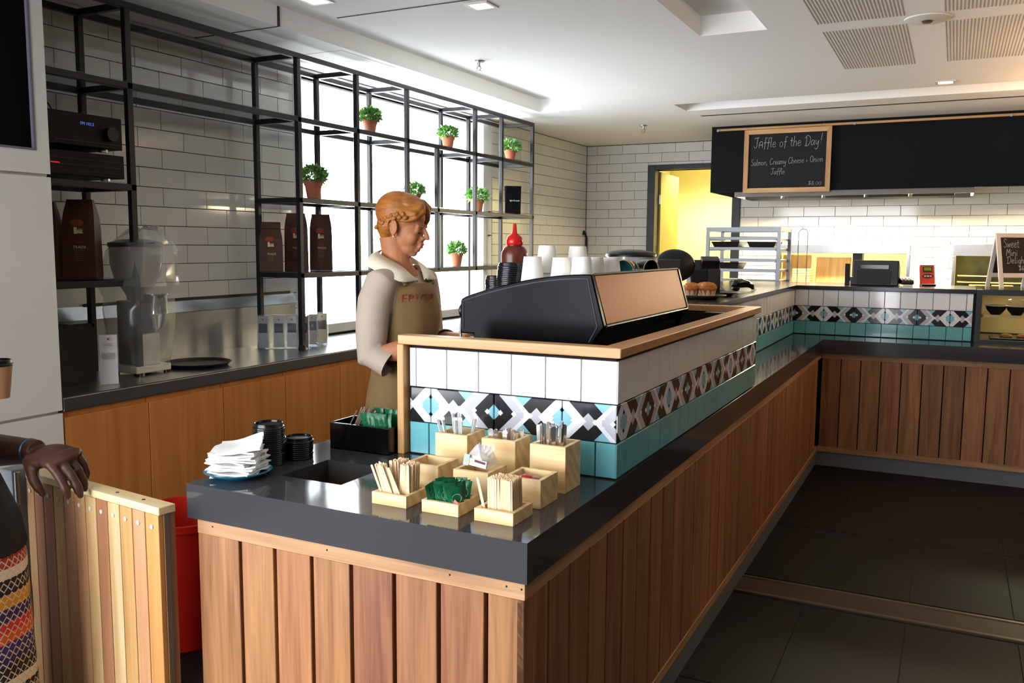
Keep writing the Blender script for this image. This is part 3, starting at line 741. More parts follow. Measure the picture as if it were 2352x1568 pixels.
# ================================================================== THINGS ON THE WORKTOP
M_pine = wood('pale_pine', '#cfa468', '#efd7a6', 'x', .5, scale=.9, objvar=.05, ring=True)
M_pinez = wood('pale_pine_upright', '#cfa468', '#efd7a6', 'x', .5, scale=.8, objvar=.05, ring=True)
CX = [-.366, -.2205, -.0765]; RY = [.084, .231, .381]; CH = [.030, .071, .122]; CW, CD, CT = .1015, .1025, .011
cname = {(0, 0): 'low pine tray of stirrer sticks beside the chute opening', (0, 1): 'low pine tray full of green sugar sachets', (0, 2): 'low pine tray of stirrer sticks nearest the worktop corner',
         (1, 0): 'empty square pine box', (1, 1): 'square pine box topped with a clear wrapped packet', (1, 2): 'square pine box holding red sauce sachets',
         (2, 0): 'tall pine box of paper-wrapped straws', (2, 1): 'tall pine box of short shiny spoons', (2, 2): 'tall pine box of steel cutlery handles'}
for r in range(3):
    for c in range(3):
        x1, y0, h = CX[c], RY[r], CH[r]; x0, y1 = x1-CW, y0+CD
        t = thing('pine_caddy', cname[r, c], 'box', ((x0+x1)/2, (y0+y1)/2, H), group='pine caddies on the stone worktop')
        MB().box(x0, x1, y0, y0+CT, H, H+h).build('front_panel', M_pine, t, world=True, bevel=.0008, seg=1)
        MB().box(x0, x1, y1-CT, y1, H, H+h).build('back_panel', M_pine, t, world=True, bevel=.0008, seg=1)
        MB().box(x0, x0+CT, y0+CT, y1-CT, H, H+h).build('side_panel', M_pine, t, world=True, bevel=.0008, seg=1)
        MB().box(x1-CT, x1, y0+CT, y1-CT, H, H+h).build('side_panel', M_pine, t, world=True, bevel=.0008, seg=1)
        MB().box(x0+CT, x1-CT, y0+CT, y1-CT, H, H+.008).build('base', M_pine, t, world=True)
# ---- wooden stirrers
M_stick = wood('stirrer_birch', '#d3b187', '#ecd3ac', 'z', .6, scale=2., objvar=.1)
def stick_mesh():
    w, t, L = .0029, .00075, .092; po = []
    for a in range(5): po.append((w*math.cos(PI*a/4), L-.003+.003*math.sin(PI*a/4)))
    return MB().prism([(-w, 0), (w, 0)]+po, 'y', -t, t).mesh('stirrer', M_stick)
me_stick = stick_mesh()
def put(me, name, loc, rot, label, cat, group):
    o = link(name, me); o.location = loc; o.rotation_euler = rot; return tag(o, label, cat, group)
def sticks(col, groups, lab):
    x1 = CX[col]-CT; x0 = CX[col]-CW+CT; y0 = RY[0]+CT; y1 = RY[0]+CD-CT
    for (xa, xb, ya, yb, nx, ny, lx, ly, jit) in groups:
        for i in range(nx):
            for j in range(ny):
                px = x0+(x1-x0)*(xa+(xb-xa)*(i+.5)/nx)+rnd.uniform(-.0006, .0006); py = y0+(y1-y0)*(ya+(yb-ya)*(j+.5)/ny)
                put(me_stick, 'stirrer_stick', (px, py, H+.0085), (R(lx)+rnd.uniform(-jit, jit), R(ly)+rnd.uniform(-jit, jit), rnd.uniform(-.22, .22)), lab, 'stirrer', 'stirrers in the tray, ' + ('near corner' if col == 2 else 'by the chute'))
sticks(2, [(.17, .98, .08, .86, 14, 6, 2, 0, .02)], 'wooden stirrer standing in the tray nearest the worktop corner')
sticks(2, [(.05, .12, .1, .2, 2, 1, 3, -12, .02)], 'wooden stirrer standing in the tray nearest the worktop corner')
sticks(0, [(.62, 1., .2, .85, 5, 6, 3, 3, .03), (.2, .55, .35, .95, 5, 6, -2, -4, .04), (.28, .6, .02, .12, 4, 1, 4, -22, .03), (.1, .45, .02, .5, 4, 3, 6, -17, .04), (.62, .9, .04, .1, 3, 1, -4, -27, .03)], 'wooden stirrer leaning in the tray beside the chute opening')
# ---- green sugar sachets
M_green = mat('green_foil_sachet', '#0e5a37', .28, spec=.5, objvar=.18, bump=.25, bscale=90)
M_wprint = mat('white_print', '#e8ece8', .6)
def sachet(w=.036, h=.062, t=.0045):
    b = MB(); nx, nz = 6, 8; V = []
    for s in (1, -1):
        for k in range(nz+1):
            for i in range(nx+1):
                u, v = i/nx, k/nz; e = min(1, 5.5*min(v, 1-v))*min(1, 6*min(u, 1-u)); pin = 1-.10*math.sin(PI*v)
                V.append(((u-.5)*w*pin, s*t*(e**.6)+.001*math.sin(9*u+5*v), v*h))
    F = []; n = (nx+1)*(nz+1)
    for s in range(2):
        for k in range(nz):
            for i in range(nx):
                a = s*n+k*(nx+1)+i; q = (a, a+1, a+nx+2, a+nx+1); F.append(q if s else q[::-1])
    b.add(V, F); return b
sm = sachet().mesh('sachet', M_green, smooth=True, angle=60)
ringm = MB()
for k in range(16):
    a, c = 2*PI*k/16, 2*PI*(k+1)/16
    P = lambda r, t: (r*math.cos(t), -.0052, .034+r*math.sin(t))
    ringm.add([P(.0105, a), P(.0125, a), P(.0125, c), P(.0105, c)], [(0, 1, 2, 3)])
ring_me = ringm.mesh('sachet_emblem', mat('pale_green_print', '#7fae92', .6))
def sachets(lst, lab, grp):
    for (x, y, z, rx, ry, rz) in lst:
        o = put(sm, 'sugar_sachet', (x, y, z), (rx, ry, rz), lab, 'sachet', grp); e = link('emblem', ring_me, o)
L1 = []
for i in range(9):
    for j in range(2):
        L1.append((-.305+.0088*i, RY[0]+.028+.034*j+rnd.uniform(-.004, .004), H+.009+.002*j, R(rnd.uniform(-10, 10)), R(rnd.uniform(-16, 10)), R(65+rnd.uniform(-25, 25))))
L1 += [(-.238, RY[0]+.055, H+.012, R(-4), R(3), R(8)), (-.247, RY[0]+.068, H+.014, R(-4), R(-8), R(-10))]
sachets(L1, 'green foil sugar sachet standing in the low pine tray', 'sugar sachets in the pine tray')
rp = sachet(.03, .03, .004); 
o = put(rp.mesh('red_sachet', mat('dull_red_sachet', '#a8413c', .4, bump=.3, bscale=80), smooth=True, angle=60), 'sweetener_sachet', (-.245, RY[0]+.020, H+.012), (R(18), R(28), R(-5)), 'small dull red sachet among the green sugar sachets', 'sachet', None)
# ---- clear wrapped packet on the middle box
cp = thing('wrapped_packet', 'crumpled clear packet with a blue and yellow label on the pine box', 'packet', (-.27, .285, H+.071))
M_cello = glass('cellophane', '#eef0f2', .10, .12, alpha=.28)
b = MB(); pts = [(-.036, -.022, .012), (.032, -.028, .006), (.040, .020, .012), (-.030, .026, .016), (-.026, -.018, .034), (.010, -.022, .028), (.034, .004, .030), (.004, .020, .046), (-.022, .012, .052), (.020, .014, .052), (-.006, -.004, .060)]
b.add(pts, [(0, 1, 5), (0, 5, 4), (1, 2, 6), (1, 6, 5), (2, 3, 7), (2, 7, 9), (2, 9, 6), (3, 0, 4), (3, 4, 8), (3, 8, 7), (4, 5, 10), (4, 10, 8), (5, 6, 9), (5, 9, 10), (8, 10, 7), (10, 9, 7), (3, 2, 1, 0)])
b.build('wrapper', M_cello, cp)
for k in range(4):
    q = MB(); bx_ = -.02+.014*k; q.add([(bx_, -.01, .03), (bx_+.02, -.004, .05), (bx_+.012, .008, .062), (bx_-.004, .006, .04)], [(0, 1, 2, 3)]); q.build('wrapper_fold', M_cello, cp)
MB().obox((-.002, -.0275, .016), (.066, .0008, .018), (R(-12), R(5), R(-4))).build('paper_label', mat('label_cream', '#d9dde6', .6), cp)
MB().obox((-.028, -.0268, .021), (.016, .001, .028), (R(-12), R(5), R(-4))).build('blue_panel', mat('label_blue', '#9fc4e6', .6), cp)
MB().obox((-.024, -.0280, .016), (.012, .001, .006), (R(-12), R(25), R(-4))).build('yellow_fruit', mat('label_yellow', '#e5b92c', .6), cp)
MB().obox((.012, -.0288, .019), (.032, .001, .006), (R(-12), R(8), R(-4))).build('red_band', mat('label_maroon', '#5c1a1c', .6), cp)
MB().ell((.005, 0, .022), (.024, .014, .015)).build('biscuit', mat('biscuit', '#d9c49a', .8), cp, smooth=True)
# ---- red sauce sachets
for k, (dx, dy, rz) in enumerate(((-.012, -.004, 20), (.014, .004, -35))):
    s = thing('sauce_sachet', ('tomato red sauce sachet on top in the pine box' if k == 0 else 'flat dark red sauce sachet with a white edge in the pine box'), 'sachet', (CX[1+1]-CW/2+dx, RY[1]+CD/2+dy, H+.052), R(rz))
    MB().ell((0, 0, .006), (.020, .016, .011 if k == 0 else .006)).build('filling', mat('tomato_red', '#b3261c', .25, spec=.6) if k == 0 else mat('sauce_dark_red', '#7e1d1a', .3), s, smooth=True)
    MB().obox((0, 0, .004), (.056, .040, .0016), (R(6), R(-5), 0)).build('film', M_cello, s)
    MB().obox((.026, 0, .006), (.004, .040, .0018), (R(6), R(-12), 0)).build('crimp', M_wprint, s)
# ---- wrapped straws
M_paper = mat('straw_paper', '#dcdcdb', .7, var=.05)
straw = MB().cyl((0, 0, 0), (0, 0, .15), .0042, n=8).add([(-.006, 0, .148), (.006, 0, .148), (.006, 0, .158), (-.006, 0, .158)], [(0, 1, 2, 3)]).mesh('straw', M_paper, smooth=True)
strip = MB().box(-.0012, .0012, -.0046, -.0040, .05, .15).mesh('stripe', mat('straw_grey', '#8f9093', .6))
for i, (dx, dy, rx, ry, dz) in enumerate([(-.028, -.02, 3, -14, 0), (-.020, -.018, 4, -11, -.004), (-.012, .0, 0, -5, .012), (-.004, .004, 0, -2, .016), (.004, .002, 2, 0, .014), (.0, -.022, 6, -2, -.006), (.010, -.024, 6, 2, -.008), (.018, -.02, 5, 5, -.012), (.022, -.004, 2, 12, .006), (.016, .012, -3, 9, .008)]):
    o = put(straw, 'wrapped_straw', (CX[0]-CW/2+dx*.8, RY[2]+CD/2+dy*.7, H+.0085+max(dz, 0)), (R(rx), R(ry), rnd.uniform(-.5, .5)), 'paper-wrapped straw standing in the tall pine box', 'straw', 'wrapped straws in the pine box'); link('stripe', strip, o)
# ---- cutlery
M_chrome = mat('polished_steel', '#eeeff1', .16, metal=.95)
def handle(w, L, t=.0016):
    po = [(w*math.cos(PI*a/6), L-w+w*math.sin(PI*a/6)) for a in range(7)]
    return MB().prism([(-w*.45, 0), (w*.45, 0), (w*.6, L*.55)]+po+[(-w*.6, L*.55)], 'y', -t, t).mesh('handle', M_chrome)
hs = handle(.0075, .137); hk_ = handle(.0062, .162)
for i, (dx, dy, rz, ry) in enumerate([(-.026, -.02, 15, -5), (-.012, -.024, -20, -2), (-.004, -.006, 60, 0), (.006, -.022, -10, 2), (.014, -.006, 30, 3), (.022, -.014, -30, 6), (.0, .014, 10, 0), (.026, .008, 15, 6)]):
    put(hs, 'teaspoon', (CX[1]-CW/2+dx, RY[2]+CD/2+dy, H+.0085), (R(3), R(ry), R(rz)), 'shiny teaspoon standing handle up in the tall pine box', 'spoon', 'teaspoons in the pine box')
for i in range(14):
    dx = -.032+.0049*i; dy = -.026+.014*(i % 4)*.9
    put(hk_, 'knife', (CX[2]-CW/2+dx, RY[2]+CD/2+dy, H+.0085+(.012 if i in (4, 10) else 0)), (R(2), R(rnd.uniform(-4, 4)), R(rnd.uniform(-35, 35))), 'steel cutlery handle standing in the tall pine box', 'cutlery', 'cutlery in the pine box')

# ---- black two-part holder against the timber post
bk = thing('black_holder', 'glossy black two-compartment holder against the timber post', 'holder', (-.822, .565, H))
x0, x1, y0, y1, hh, w = -.932, -.712, .505, .632, .083, .006
b = MB()
for a, c, e, g_ in ((x0, x1, y0, y0+w), (x0, x1, y1-w, y1), (x0, x0+w, y0+w, y1-w), (x1-w, x1, y0+w, y1-w), (-.832, -.826, y0+w, y1-w)): b.box(a, c, e, g_, H, H+hh)
b.box(x0, x1, y0, y1, H, H+.006)
b.build('tray', mat('black_ceramic', '#08080a', .08, spec=.6), bk, world=True, bevel=.002)
M_brown = mat('brown_plastic_stirrer', '#6b5242', .35)
bst = MB().box(-.002, .002, -.0008, .0008, 0, .135).mesh('plastic_stirrer', M_brown)
for i in range(16): put(bst, 'plastic_stirrer', (-.912+.0042*i, .53+.02*(i % 3), H+.0065), (R(-4), R(26+rnd.uniform(-4, 4)), R(rnd.uniform(-15, 15))), 'brown plastic stirrer leaning in the black holder', 'stirrer', 'plastic stirrers in the black holder')
L2 = []
big = sachet(.044, .075, .006).mesh('sachet_big', M_green, smooth=True, angle=60)
for i in range(7):
    for j in range(2):
        o = put(big, 'sugar_sachet', (-.806+.0125*i, .535+.045*j, H+.044+.008*j), (R(rnd.uniform(-8, 6)), R(rnd.uniform(-16, 2)), R(rnd.uniform(-22, 22))), 'green foil sugar sachet standing in the black holder', 'sachet', 'sugar sachets in the black holder'); link('emblem', ring_me, o)
# ---- stacks of black lids
M_lid = mat('black_lid_plastic', '#101013', .22, spec=.5)
def lid_mesh(r=.045):
    return MB().lathe([(r*.96, 0), (r, .001), (r*1.005, .004), (r*.985, .006), (r*.93, .0075), (r*.90, .016), (r*.86, .0175), (r*.82, .0165), (r*.80, .012), (0.001, .012)], 28).mesh('lid', M_lid, smooth=True, angle=30)
lid_me = lid_mesh()
def lids(c, n, pitch, lab, grp, lean=0., me=None):
    for i in range(n):
        put(me or lid_me, 'cup_lid', (c[0]+rnd.uniform(-.0012, .0012)+lean*i, c[1]+rnd.uniform(-.0012, .0012), c[2]+pitch*i), (0, 0, 0), lab, 'lid', grp)
lids((-.963, .268, H), 19, .0058, 'black cup lid in the taller stack behind the napkins', 'black lids, taller stack on the worktop')
lids((-.938, .362, H), 9, .0060, 'black cup lid in the shorter stack beside the chute', 'black lids, shorter stack on the worktop', .0003)
# ---- plate of napkins
pc = (-.945, .125)
pl = thing('napkin_plate', 'blue plate under the pile of white napkins', 'plate', (pc[0], pc[1], H))
MB().lathe([(.045, 0), (.05, .0), (.055, .004), (.085, .012), (.092, .018), (.089, .019), (.08, .015), (.05, .007), (.001, .007)], 36).build('dish', mat('blue_glaze', '#2f7596', .15), pl, smooth=True)
M_nap = mat('white_napkin', '#efedea', .85, var=.03, bump=.2, bscale=120)
def napkin(s=.125, t=.0042, wav=.0025, seed=0, lift=0.):
    rr = random.Random(seed); n = 8; a1, a2, p1, p2 = rr.uniform(4, 9), rr.uniform(4, 9), rr.uniform(0, 6), rr.uniform(0, 6); V = []; F = []
    for k in range(2):
        for j in range(n+1):
            for i in range(n+1):
                u, v = i/n-.5, j/n-.5; e = .35 if (i in (0, n) and j in (0, n)) else 0
                jx = 0 if 0 < i < n else rr.uniform(-.002, .002)
                V.append((u*s*(1-e*.06)+jx, v*s*(1-e*.06), k*t+wav*math.sin(a1*u+p1)+wav*math.sin(a2*v+p2)+lift*max(0, u+v)**2))
    m_ = (n+1)**2
    for k in range(2):
        for j in range(n):
            for i in range(n):
                a = k*m_+j*(n+1)+i; q = (a, a+1, a+n+2, a+n+1); F.append(q if k else q[::-1])
    for i in range(n):
        F += [(i, i+1, m_+i+1, m_+i), (n*(n+1)+i+1, n*(n+1)+i, m_+n*(n+1)+i, m_+n*(n+1)+i+1), ((i+1)*(n+1), i*(n+1), m_+i*(n+1), m_+(i+1)*(n+1)), (i*(n+1)+n, (i+1)*(n+1)+n, m_+(i+1)*(n+1)+n, m_+i*(n+1)+n)]
    return MB().add(V, F).mesh('napkin', M_nap, smooth=True, angle=50)
nm = [napkin(seed=k) for k in range(5)]
for k in range(13):
    put(nm[k % 5], 'paper_napkin', (pc[0]+rnd.uniform(-.006, .006), pc[1]+rnd.uniform(-.006, .006), H+.012+.0050*k), (rnd.uniform(-.03, .03), rnd.uniform(-.03, .03), R(20+rnd.uniform(-14, 14))), 'folded white napkin in the pile on the blue plate', 'napkin', 'napkins on the blue plate')
put(napkin(.115, .005, .002, 11, .014), 'paper_napkin', (pc[0]+.006, pc[1]+.006, H+.080), (R(4), R(-5), R(38)), 'topmost folded white napkin lying askew on the pile', 'napkin', None)
# ================================================================== ESPRESSO MACHINE AND WHAT STANDS ON IT
em = thing('espresso_machine', 'black espresso machine with a copper back panel', 'coffee machine', (-.4, 1.33, .945))
M_em = mat('black_flake_lacquer', '#06070a', .2, spec=.07, coat=.0, var=.25, nscale=400)
M_em2 = mat('black_satin_metal', '#0b0b0d', .3)
def arc(n=14):
    P = []
    for k in range(n+1):
        t = k/n; x = -.645+.445*t; z = 1.367+(1.449-1.367)*math.sin(t*PI/2)**.92; P.append((x, z))
    return P
prof = [(-.608, 1.0), (-.20, 1.0), (-.202, 1.20), (-.185, 1.25), (-.156, 1.290)]+arc()[::-1]+[(-.657, 1.36), (-.661, 1.352), (-.661, 1.247), (-.612, 1.247)]
def sidep(y0, y1, nm):
    MB().prism(prof, 'y', y0, y1).build(nm, M_em, em, world=True, bevel=.004, fixn=True)
sidep(.852, .876, 'side_panel'); sidep(1.784, 1.808, 'side_panel')
# raised border following the panel outline
cx_, cz_ = -.40, 1.25
inner = [(cx_+(x-cx_)*.955, cz_+(z-cz_)*.90) for x, z in prof if z > 1.2]
MB().tube([(x, .851, z) for x, z in [(-.205, 1.24), (-.178, 1.29)]+[(x*1.0-.0+(.012 if x > -.3 else .004)*-1, z-.014) for x, z in arc()[::-1]]+[(-.650, 1.345), (-.650, 1.26)]], .0022, 6).build('panel_bead', mat('grey_edge', '#6f737c', .25, metal=.6), em, world=True, smooth=True)
b = MB(); b.prism([(-.60, 1.0), (-.21, 1.0), (-.21, 1.20), (-.195, 1.25), (-.168, 1.288), (-.206, 1.372), (-.60, 1.355)], 'y', .876, 1.784); b.build('body', M_em2, em, world=True, fixn=True)
MB().box(-.645, -.212, .876, 1.784, 1.356, 1.366).build('cup_tray', M_ss, em, world=True)
MB().box(-.50, -.225, 1.20, 1.77, 1.366, 1.402).build('mug_rack', M_em2, em, world=True)
M_cop = mat('brushed_copper_panel', '#6d3a14', .42, metal=.95, bump=.06, bscale=25)
n_ = Vector((.153, 0, .043)).normalized()
b = MB(); q0, q1 = Vector((-.2055, 0, 1.443)), Vector((-.1625, 0, 1.296)); o_ = n_*.004
for y0, y1 in ((.884, 1.776),):
    V = [q0+o_+Vector((0, y0, 0)), q0+o_+Vector((0, y1, 0)), q1+o_+Vector((0, y1, 0)), q1+o_+Vector((0, y0, 0))]
    V += [v-n_*.01 for v in V]
    b.add(V, [(0, 3, 2, 1), (4, 5, 6, 7), (0, 1, 5, 4), (1, 2, 6, 5), (2, 3, 7, 6), (3, 0, 4, 7)])
b.build('back_panel', M_cop, em, world=True, fixn=True)
MB().tube([(-.157, .876, 1.290), (-.157, 1.784, 1.290)], .004, 8).build('panel_rail', mat('grey_edge', '#6f737c', .25, metal=.6), em, world=True, smooth=True)
MB().tube([(-.204, .876, 1.447), (-.204, 1.784, 1.447)], .005, 8).build('panel_rail', M_em2, em, world=True, smooth=True)
MB().lathe([(.001, 0), (.022, 0), (.024, .004), (.024, .02), (.02, .024), (.001, .024)], 20, rot=Matrix.Rotation(R(-90), 3, 'Y'), c=(-.661, .90, 1.318)).build('steam_knob', M_blk, em, world=True, smooth=True)
for y in (1.1, 1.5):
    MB().cyl((-.66, y, 1.19), (-.66, y, 1.25), .034, n=20).build('group_head', M_ss, em, world=True, smooth=True)
    MB().tube([(-.68, y, 1.185), (-.74, y, 1.18), (-.82, y, 1.17)], [.012, .011, .014], 10).build('portafilter_handle', M_blk, em, world=True, smooth=True)
MB().tube([(-.62, .93, 1.33), (-.69, .93, 1.34), (-.71, .935, 1.25), (-.70, .94, 1.10)], .005, 8).build('steam_wand', M_chrome, em, world=True, smooth=True)
MB().box(-.86, -.60, .90, 1.76, 1.0, 1.05).build('drip_tray', M_ss, em, world=True, bevel=.004)
for x in (-.57, -.25):
    for y in (.92, 1.74): MB().cyl((x, y, .945), (x, y, 1.0), .022, .018, 14).build('foot', M_em2, em, world=True, smooth=True)
# ---- white paper cups, upside down
M_cup = mat('white_paper_cup', '#efece4', .55, spec=.3)
cup_me = MB().lathe([(.0400, .0), (.0412, .0015), (.0405, .004), (.0385, .006), (.0290, .088), (.0286, .092), (.0262, .092), (.0258, .087), (.001, .087)], 28).mesh('cup', M_cup, smooth=True, angle=40)
def cups(x, y, ztop, lab, grp='upturned paper cups on the coffee machine'):
    z0 = 1.3662; n = max(1, round((ztop-z0-.092)/.0135)+1)
    for k in range(n):
        put(cup_me, 'paper_cup', (x, y, z0+(ztop-.092-z0)*(k/(n-1) if n > 1 else 0)), (0, 0, 0), lab, 'cup', grp)
for x, y, z, lab in ((-.434, .925, 1.500, 'white paper cup in the upturned stack nearest the black lids'), (-.333, .93, 1.498, 'white paper cup in the second front upturned stack'),
                     (-.262, .925, 1.501, 'white paper cup in the upturned stack at the machine corner'), (-.262, 1.035, 1.499, 'white paper cup in the upturned stack behind the corner stack'),
                     (-.241, 1.125, 1.498, 'white paper cup in the upturned stack beside the teal mugs'), (-.439, 1.05, 1.536, 'white paper cup in the tall upturned stack behind the lids'),
                     (-.365, 1.14, 1.534, 'white paper cup in the tall upturned stack behind the front cups'), (-.52, 1.12, 1.487, 'white paper cup in the upturned stack mostly hidden by black lids')):
    cups(x, y, z, lab)
# ---- lids on the machine
lids((-.52, .925, 1.3662), 17, .0060, 'black cup lid in the taller stack on the coffee machine', 'black lids on the machine, taller stack', .0006)
lid_s = lid_mesh(.036)
lids((-.598, .98, 1.3662), 9, .0062, 'black cup lid in the shorter stack on the coffee machine', 'black lids on the machine, shorter stack', 0, lid_s)
# ---- sauce bottle
sb = thing('squeeze_bottle', 'brown sauce squeeze bottle with a red nozzle cap', 'bottle', (-.645, 1.235, 1.3662))
sb.location = (-.56, 1.235, 1.3662)
sb.location = (-.575, 1.075, 1.3662)
MB().lathe([(.001, 0), (.043, 0), (.046, .004), (.046, .135), (.045, .146), (.036, .162), (.026, .168), (.026, .178), (.001, .178)], 28).build('bottle', mat('sauce_brown', '#5a2417', .3, spec=.5), sb, smooth=True, angle=45)
MB().lathe([(.027, .170), (.029, .172), (.029, .186), (.025, .198), (.014, .207), (.009, .212), (.0065, .240), (.005, .244), (.001, .245)], 24).build('nozzle_cap', mat('red_cap', '#c3140f', .25), sb, smooth=True, angle=50)
# ---- mugs piled on the tray
M_mteal = mat('teal_mug_glaze', '#4f9aa3', .1, spec=.6); M_mblk = mat('black_mug_glaze', '#120c0c', .08, spec=.6); M_rim = mat('raw_rim', '#d8b896', .6)
def mug(loc, rot, m, lab):
    t = thing('mug', lab, 'mug', loc, 0, 'mugs lying on the coffee machine'); t.rotation_euler = rot
    MB().lathe([(.001, 0), (.028, 0), (.034, .004), (.039, .02), (.040, .066), (.0375, .066), (.0365, .02), (.03, .008), (.001, .007)], 24).build('bowl', m, t, smooth=True, angle=50)
    MB().lathe([(.0402, .064), (.0405, .0665), (.0388, .068), (.0372, .0665), (.0374, .064)], 24).build('rim', M_rim, t, smooth=True)
    MB().tube([(.038, 0, .055), (.052, 0, .056), (.062, 0, .042), (.058, 0, .024), (.038, 0, .016)], .0055, 8).build('handle', m, t, smooth=True)
for i, (x, y, z, rx, ry, rz, m, lab) in enumerate([
    (-.33, 1.27, 1.445, 90, 0, 20, M_mteal, 'teal mug lying with its open end towards the paper cups'),
    (-.42, 1.34, 1.448, 90, 0, -30, M_mteal, 'teal mug lying behind the first teal mug'),
    (-.31, 1.39, 1.447, 90, 0, 35, M_mteal, 'low teal mug lying at the copper edge'),
    (-.31, 1.49, 1.447, 90, 0, 10, M_mblk, 'black mug lying between the teal mugs'),
    (-.36, 1.59, 1.442, 90, 0, 40, M_mteal, 'larger teal mug lying beside the glossy black mug'),
    (-.33, 1.70, 1.445, 90, 0, 60, M_mblk, 'glossy black mug lying nearest the grinder end'),
    (-.45, 1.47, 1.448, 90, 0, -60, M_mteal, 'teal mug at the back of the lying mugs')]):
    mug((x, y, z), (R(rx), R(ry), R(rz)), m, lab)
# ---- grinder behind the machine
gr = thing('coffee_grinder', 'coffee grinder with a clear hopper and wide black lid beside the doorway', 'grinder', (-.50, 2.08, .945))
MB().lathe([(.10, 0), (.10, .03), (.08, .05), (.075, .30), (.06, .36), (.055, .38)], 24, cap0=True, cap1=True).build('body', M_em2, gr, smooth=True)
MB().lathe([(.045, .38), (.06, .42), (.105, .47), (.108, .55), (.106, .55), (.103, .472), (.058, .424), (.043, .384)], 28).build('hopper', glass('hopper_plastic', '#e6e6e4', .05, .1, alpha=.35), gr, smooth=True)
MB().lathe([(.001, .577), (.05, .575), (.09, .568), (.110, .558), (.113, .552), (.113, .545), (.001, .545)], 32).build('lid', M_blk, gr, smooth=True, angle=50)
tag(MB().lathe([(.001, 0), (.015, 0), (.0155, .08), (.012, .10), (.006, .105), (.0001, .106)], 16, c=(-.125, 1.93, .9455)).build('white_bottle', mat('white_bottle_plastic', '#e8e4df', .4), smooth=True), 'small white bottle standing inside the tiled upstand', 'bottle')
# ================================================================== SHELVING: PLANTS, COFFEE, AUDIO
M_terra = mat('terracotta', '#b5694a', .8, var=.08, nscale=20)
M_leaf = mat('leaf_green', '#63a048', .45, spec=.4, objvar=.12, var=.25, nscale=60); M_leaf2 = mat('leaf_pale', '#b4d492', .5, objvar=.1, var=.2, nscale=60)
M_stem = mat('stem_green', '#5b7a3a', .7); M_soil = mat('soil', '#2a1d14', .9)
def leafset(rr, n, rad, cz, hz, lw, ll):
    b = MB()
    for k in range(n):
        th = rr.uniform(0, 2*PI); u = rr.uniform(-.6, 1.); s = math.sqrt(max(0, 1-u*u)); rad_ = rr.uniform(.55, 1.)
        d = Vector((s*math.cos(th), s*math.sin(th), u)); p = Vector((d.x*rad*rad_, d.y*rad*rad_, cz+d.z*hz*rad_))
        dd = (d+Vector((rr.uniform(-.7, .7), rr.uniform(-.7, .7), rr.uniform(-.5, .8)))).normalized(); sd = dd.cross(Vector((rr.uniform(-1, 1), rr.uniform(-1, 1), .4)))
        sd.normalize(); nn = sd.cross(dd).normalized(); L = ll*rr.uniform(.7, 1.2); w = lw*rr.uniform(.7, 1.15)
        V = [p, p+dd*L*.45+sd*w-nn*.001, p+dd*L, p+dd*L*.45-sd*w-nn*.001, p+dd*L*.45+nn*w*.35]
        b.add(V, [(0, 1, 4), (1, 2, 4), (2, 3, 4), (3, 0, 4)], 1 if rr.random() < .3 else 0)
    return b
def plant(y, z, lab, seed, sc=1., x=-2.70, lw=.0105, ll=.030, spread=1., h=1.):
    rr = random.Random(seed); t = thing('potted_plant', lab, 'plant', (x, y, z), 0, 'potted plants on the black shelving')
    MB().lathe([(.001, 0), (.034*sc, 0), (.047*sc, .075*sc), (.0515*sc, .075*sc), (.054*sc, .10*sc), (.049*sc, .10*sc), (.046*sc, .08*sc), (.001, .085*sc)], 24).build('pot', M_terra, t, smooth=True, angle=35)
    MB().lathe([(.001, .088*sc), (.047*sc, .086*sc)], 16).build('soil', M_soil, t)
    st = MB()
    for k in range(9):
        a = rr.uniform(0, 2*PI); st.tube([(0, 0, .085*sc), (.02*math.cos(a)*sc, .02*math.sin(a)*sc, .12*sc), (.045*math.cos(a)*sc, .045*math.sin(a)*sc, (.14+.05*rr.random())*sc)], .0016, 5)
    st.build('stem', M_stem, t)
    o = leafset(rr, 420, (.070*sc*spread), .128*sc, .050*sc*h, lw, ll).build('foliage', [M_leaf, M_leaf2], t); o['kind'] = 'stuff'
def yb(u, v): return BP(u, v, 'x', -2.70).y
plant(yb(850, 300), SHZ[1], 'small terracotta pot of dark trailing greenery on the top shelf, nearest the wall tiles', 1, .95)
plant(yb(1029, 335), SHZ[1], 'small terracotta pot of bright green leaves in the middle of the top shelf', 2, .98)
plant(yb(1172, 362), SHZ[1], 'small terracotta pot of grey-green leaves at the far end of the top shelf', 3, 1.0, lw=.0085, ll=.04, spread=1.15, h=.9)
plant(yb(720, 453), SHZ[2], 'largest looking terracotta pot of dark leaves above the coffee bags', 4, 1.08)
plant(yb(952, 463), SHZ[2], 'small terracotta pot of leaves just above the barista\'s head', 5, .92)
plant(yb(1097, 484), SHZ[2], 'small terracotta pot of long pale leaves right of the barista', 6, 1.02, lw=.0085, ll=.044, spread=1.15, h=.9)
plant(yb(1049, 612), SHZ[3], 'small terracotta pot of pale speckled leaves on the lowest shelf', 7, 1.0)
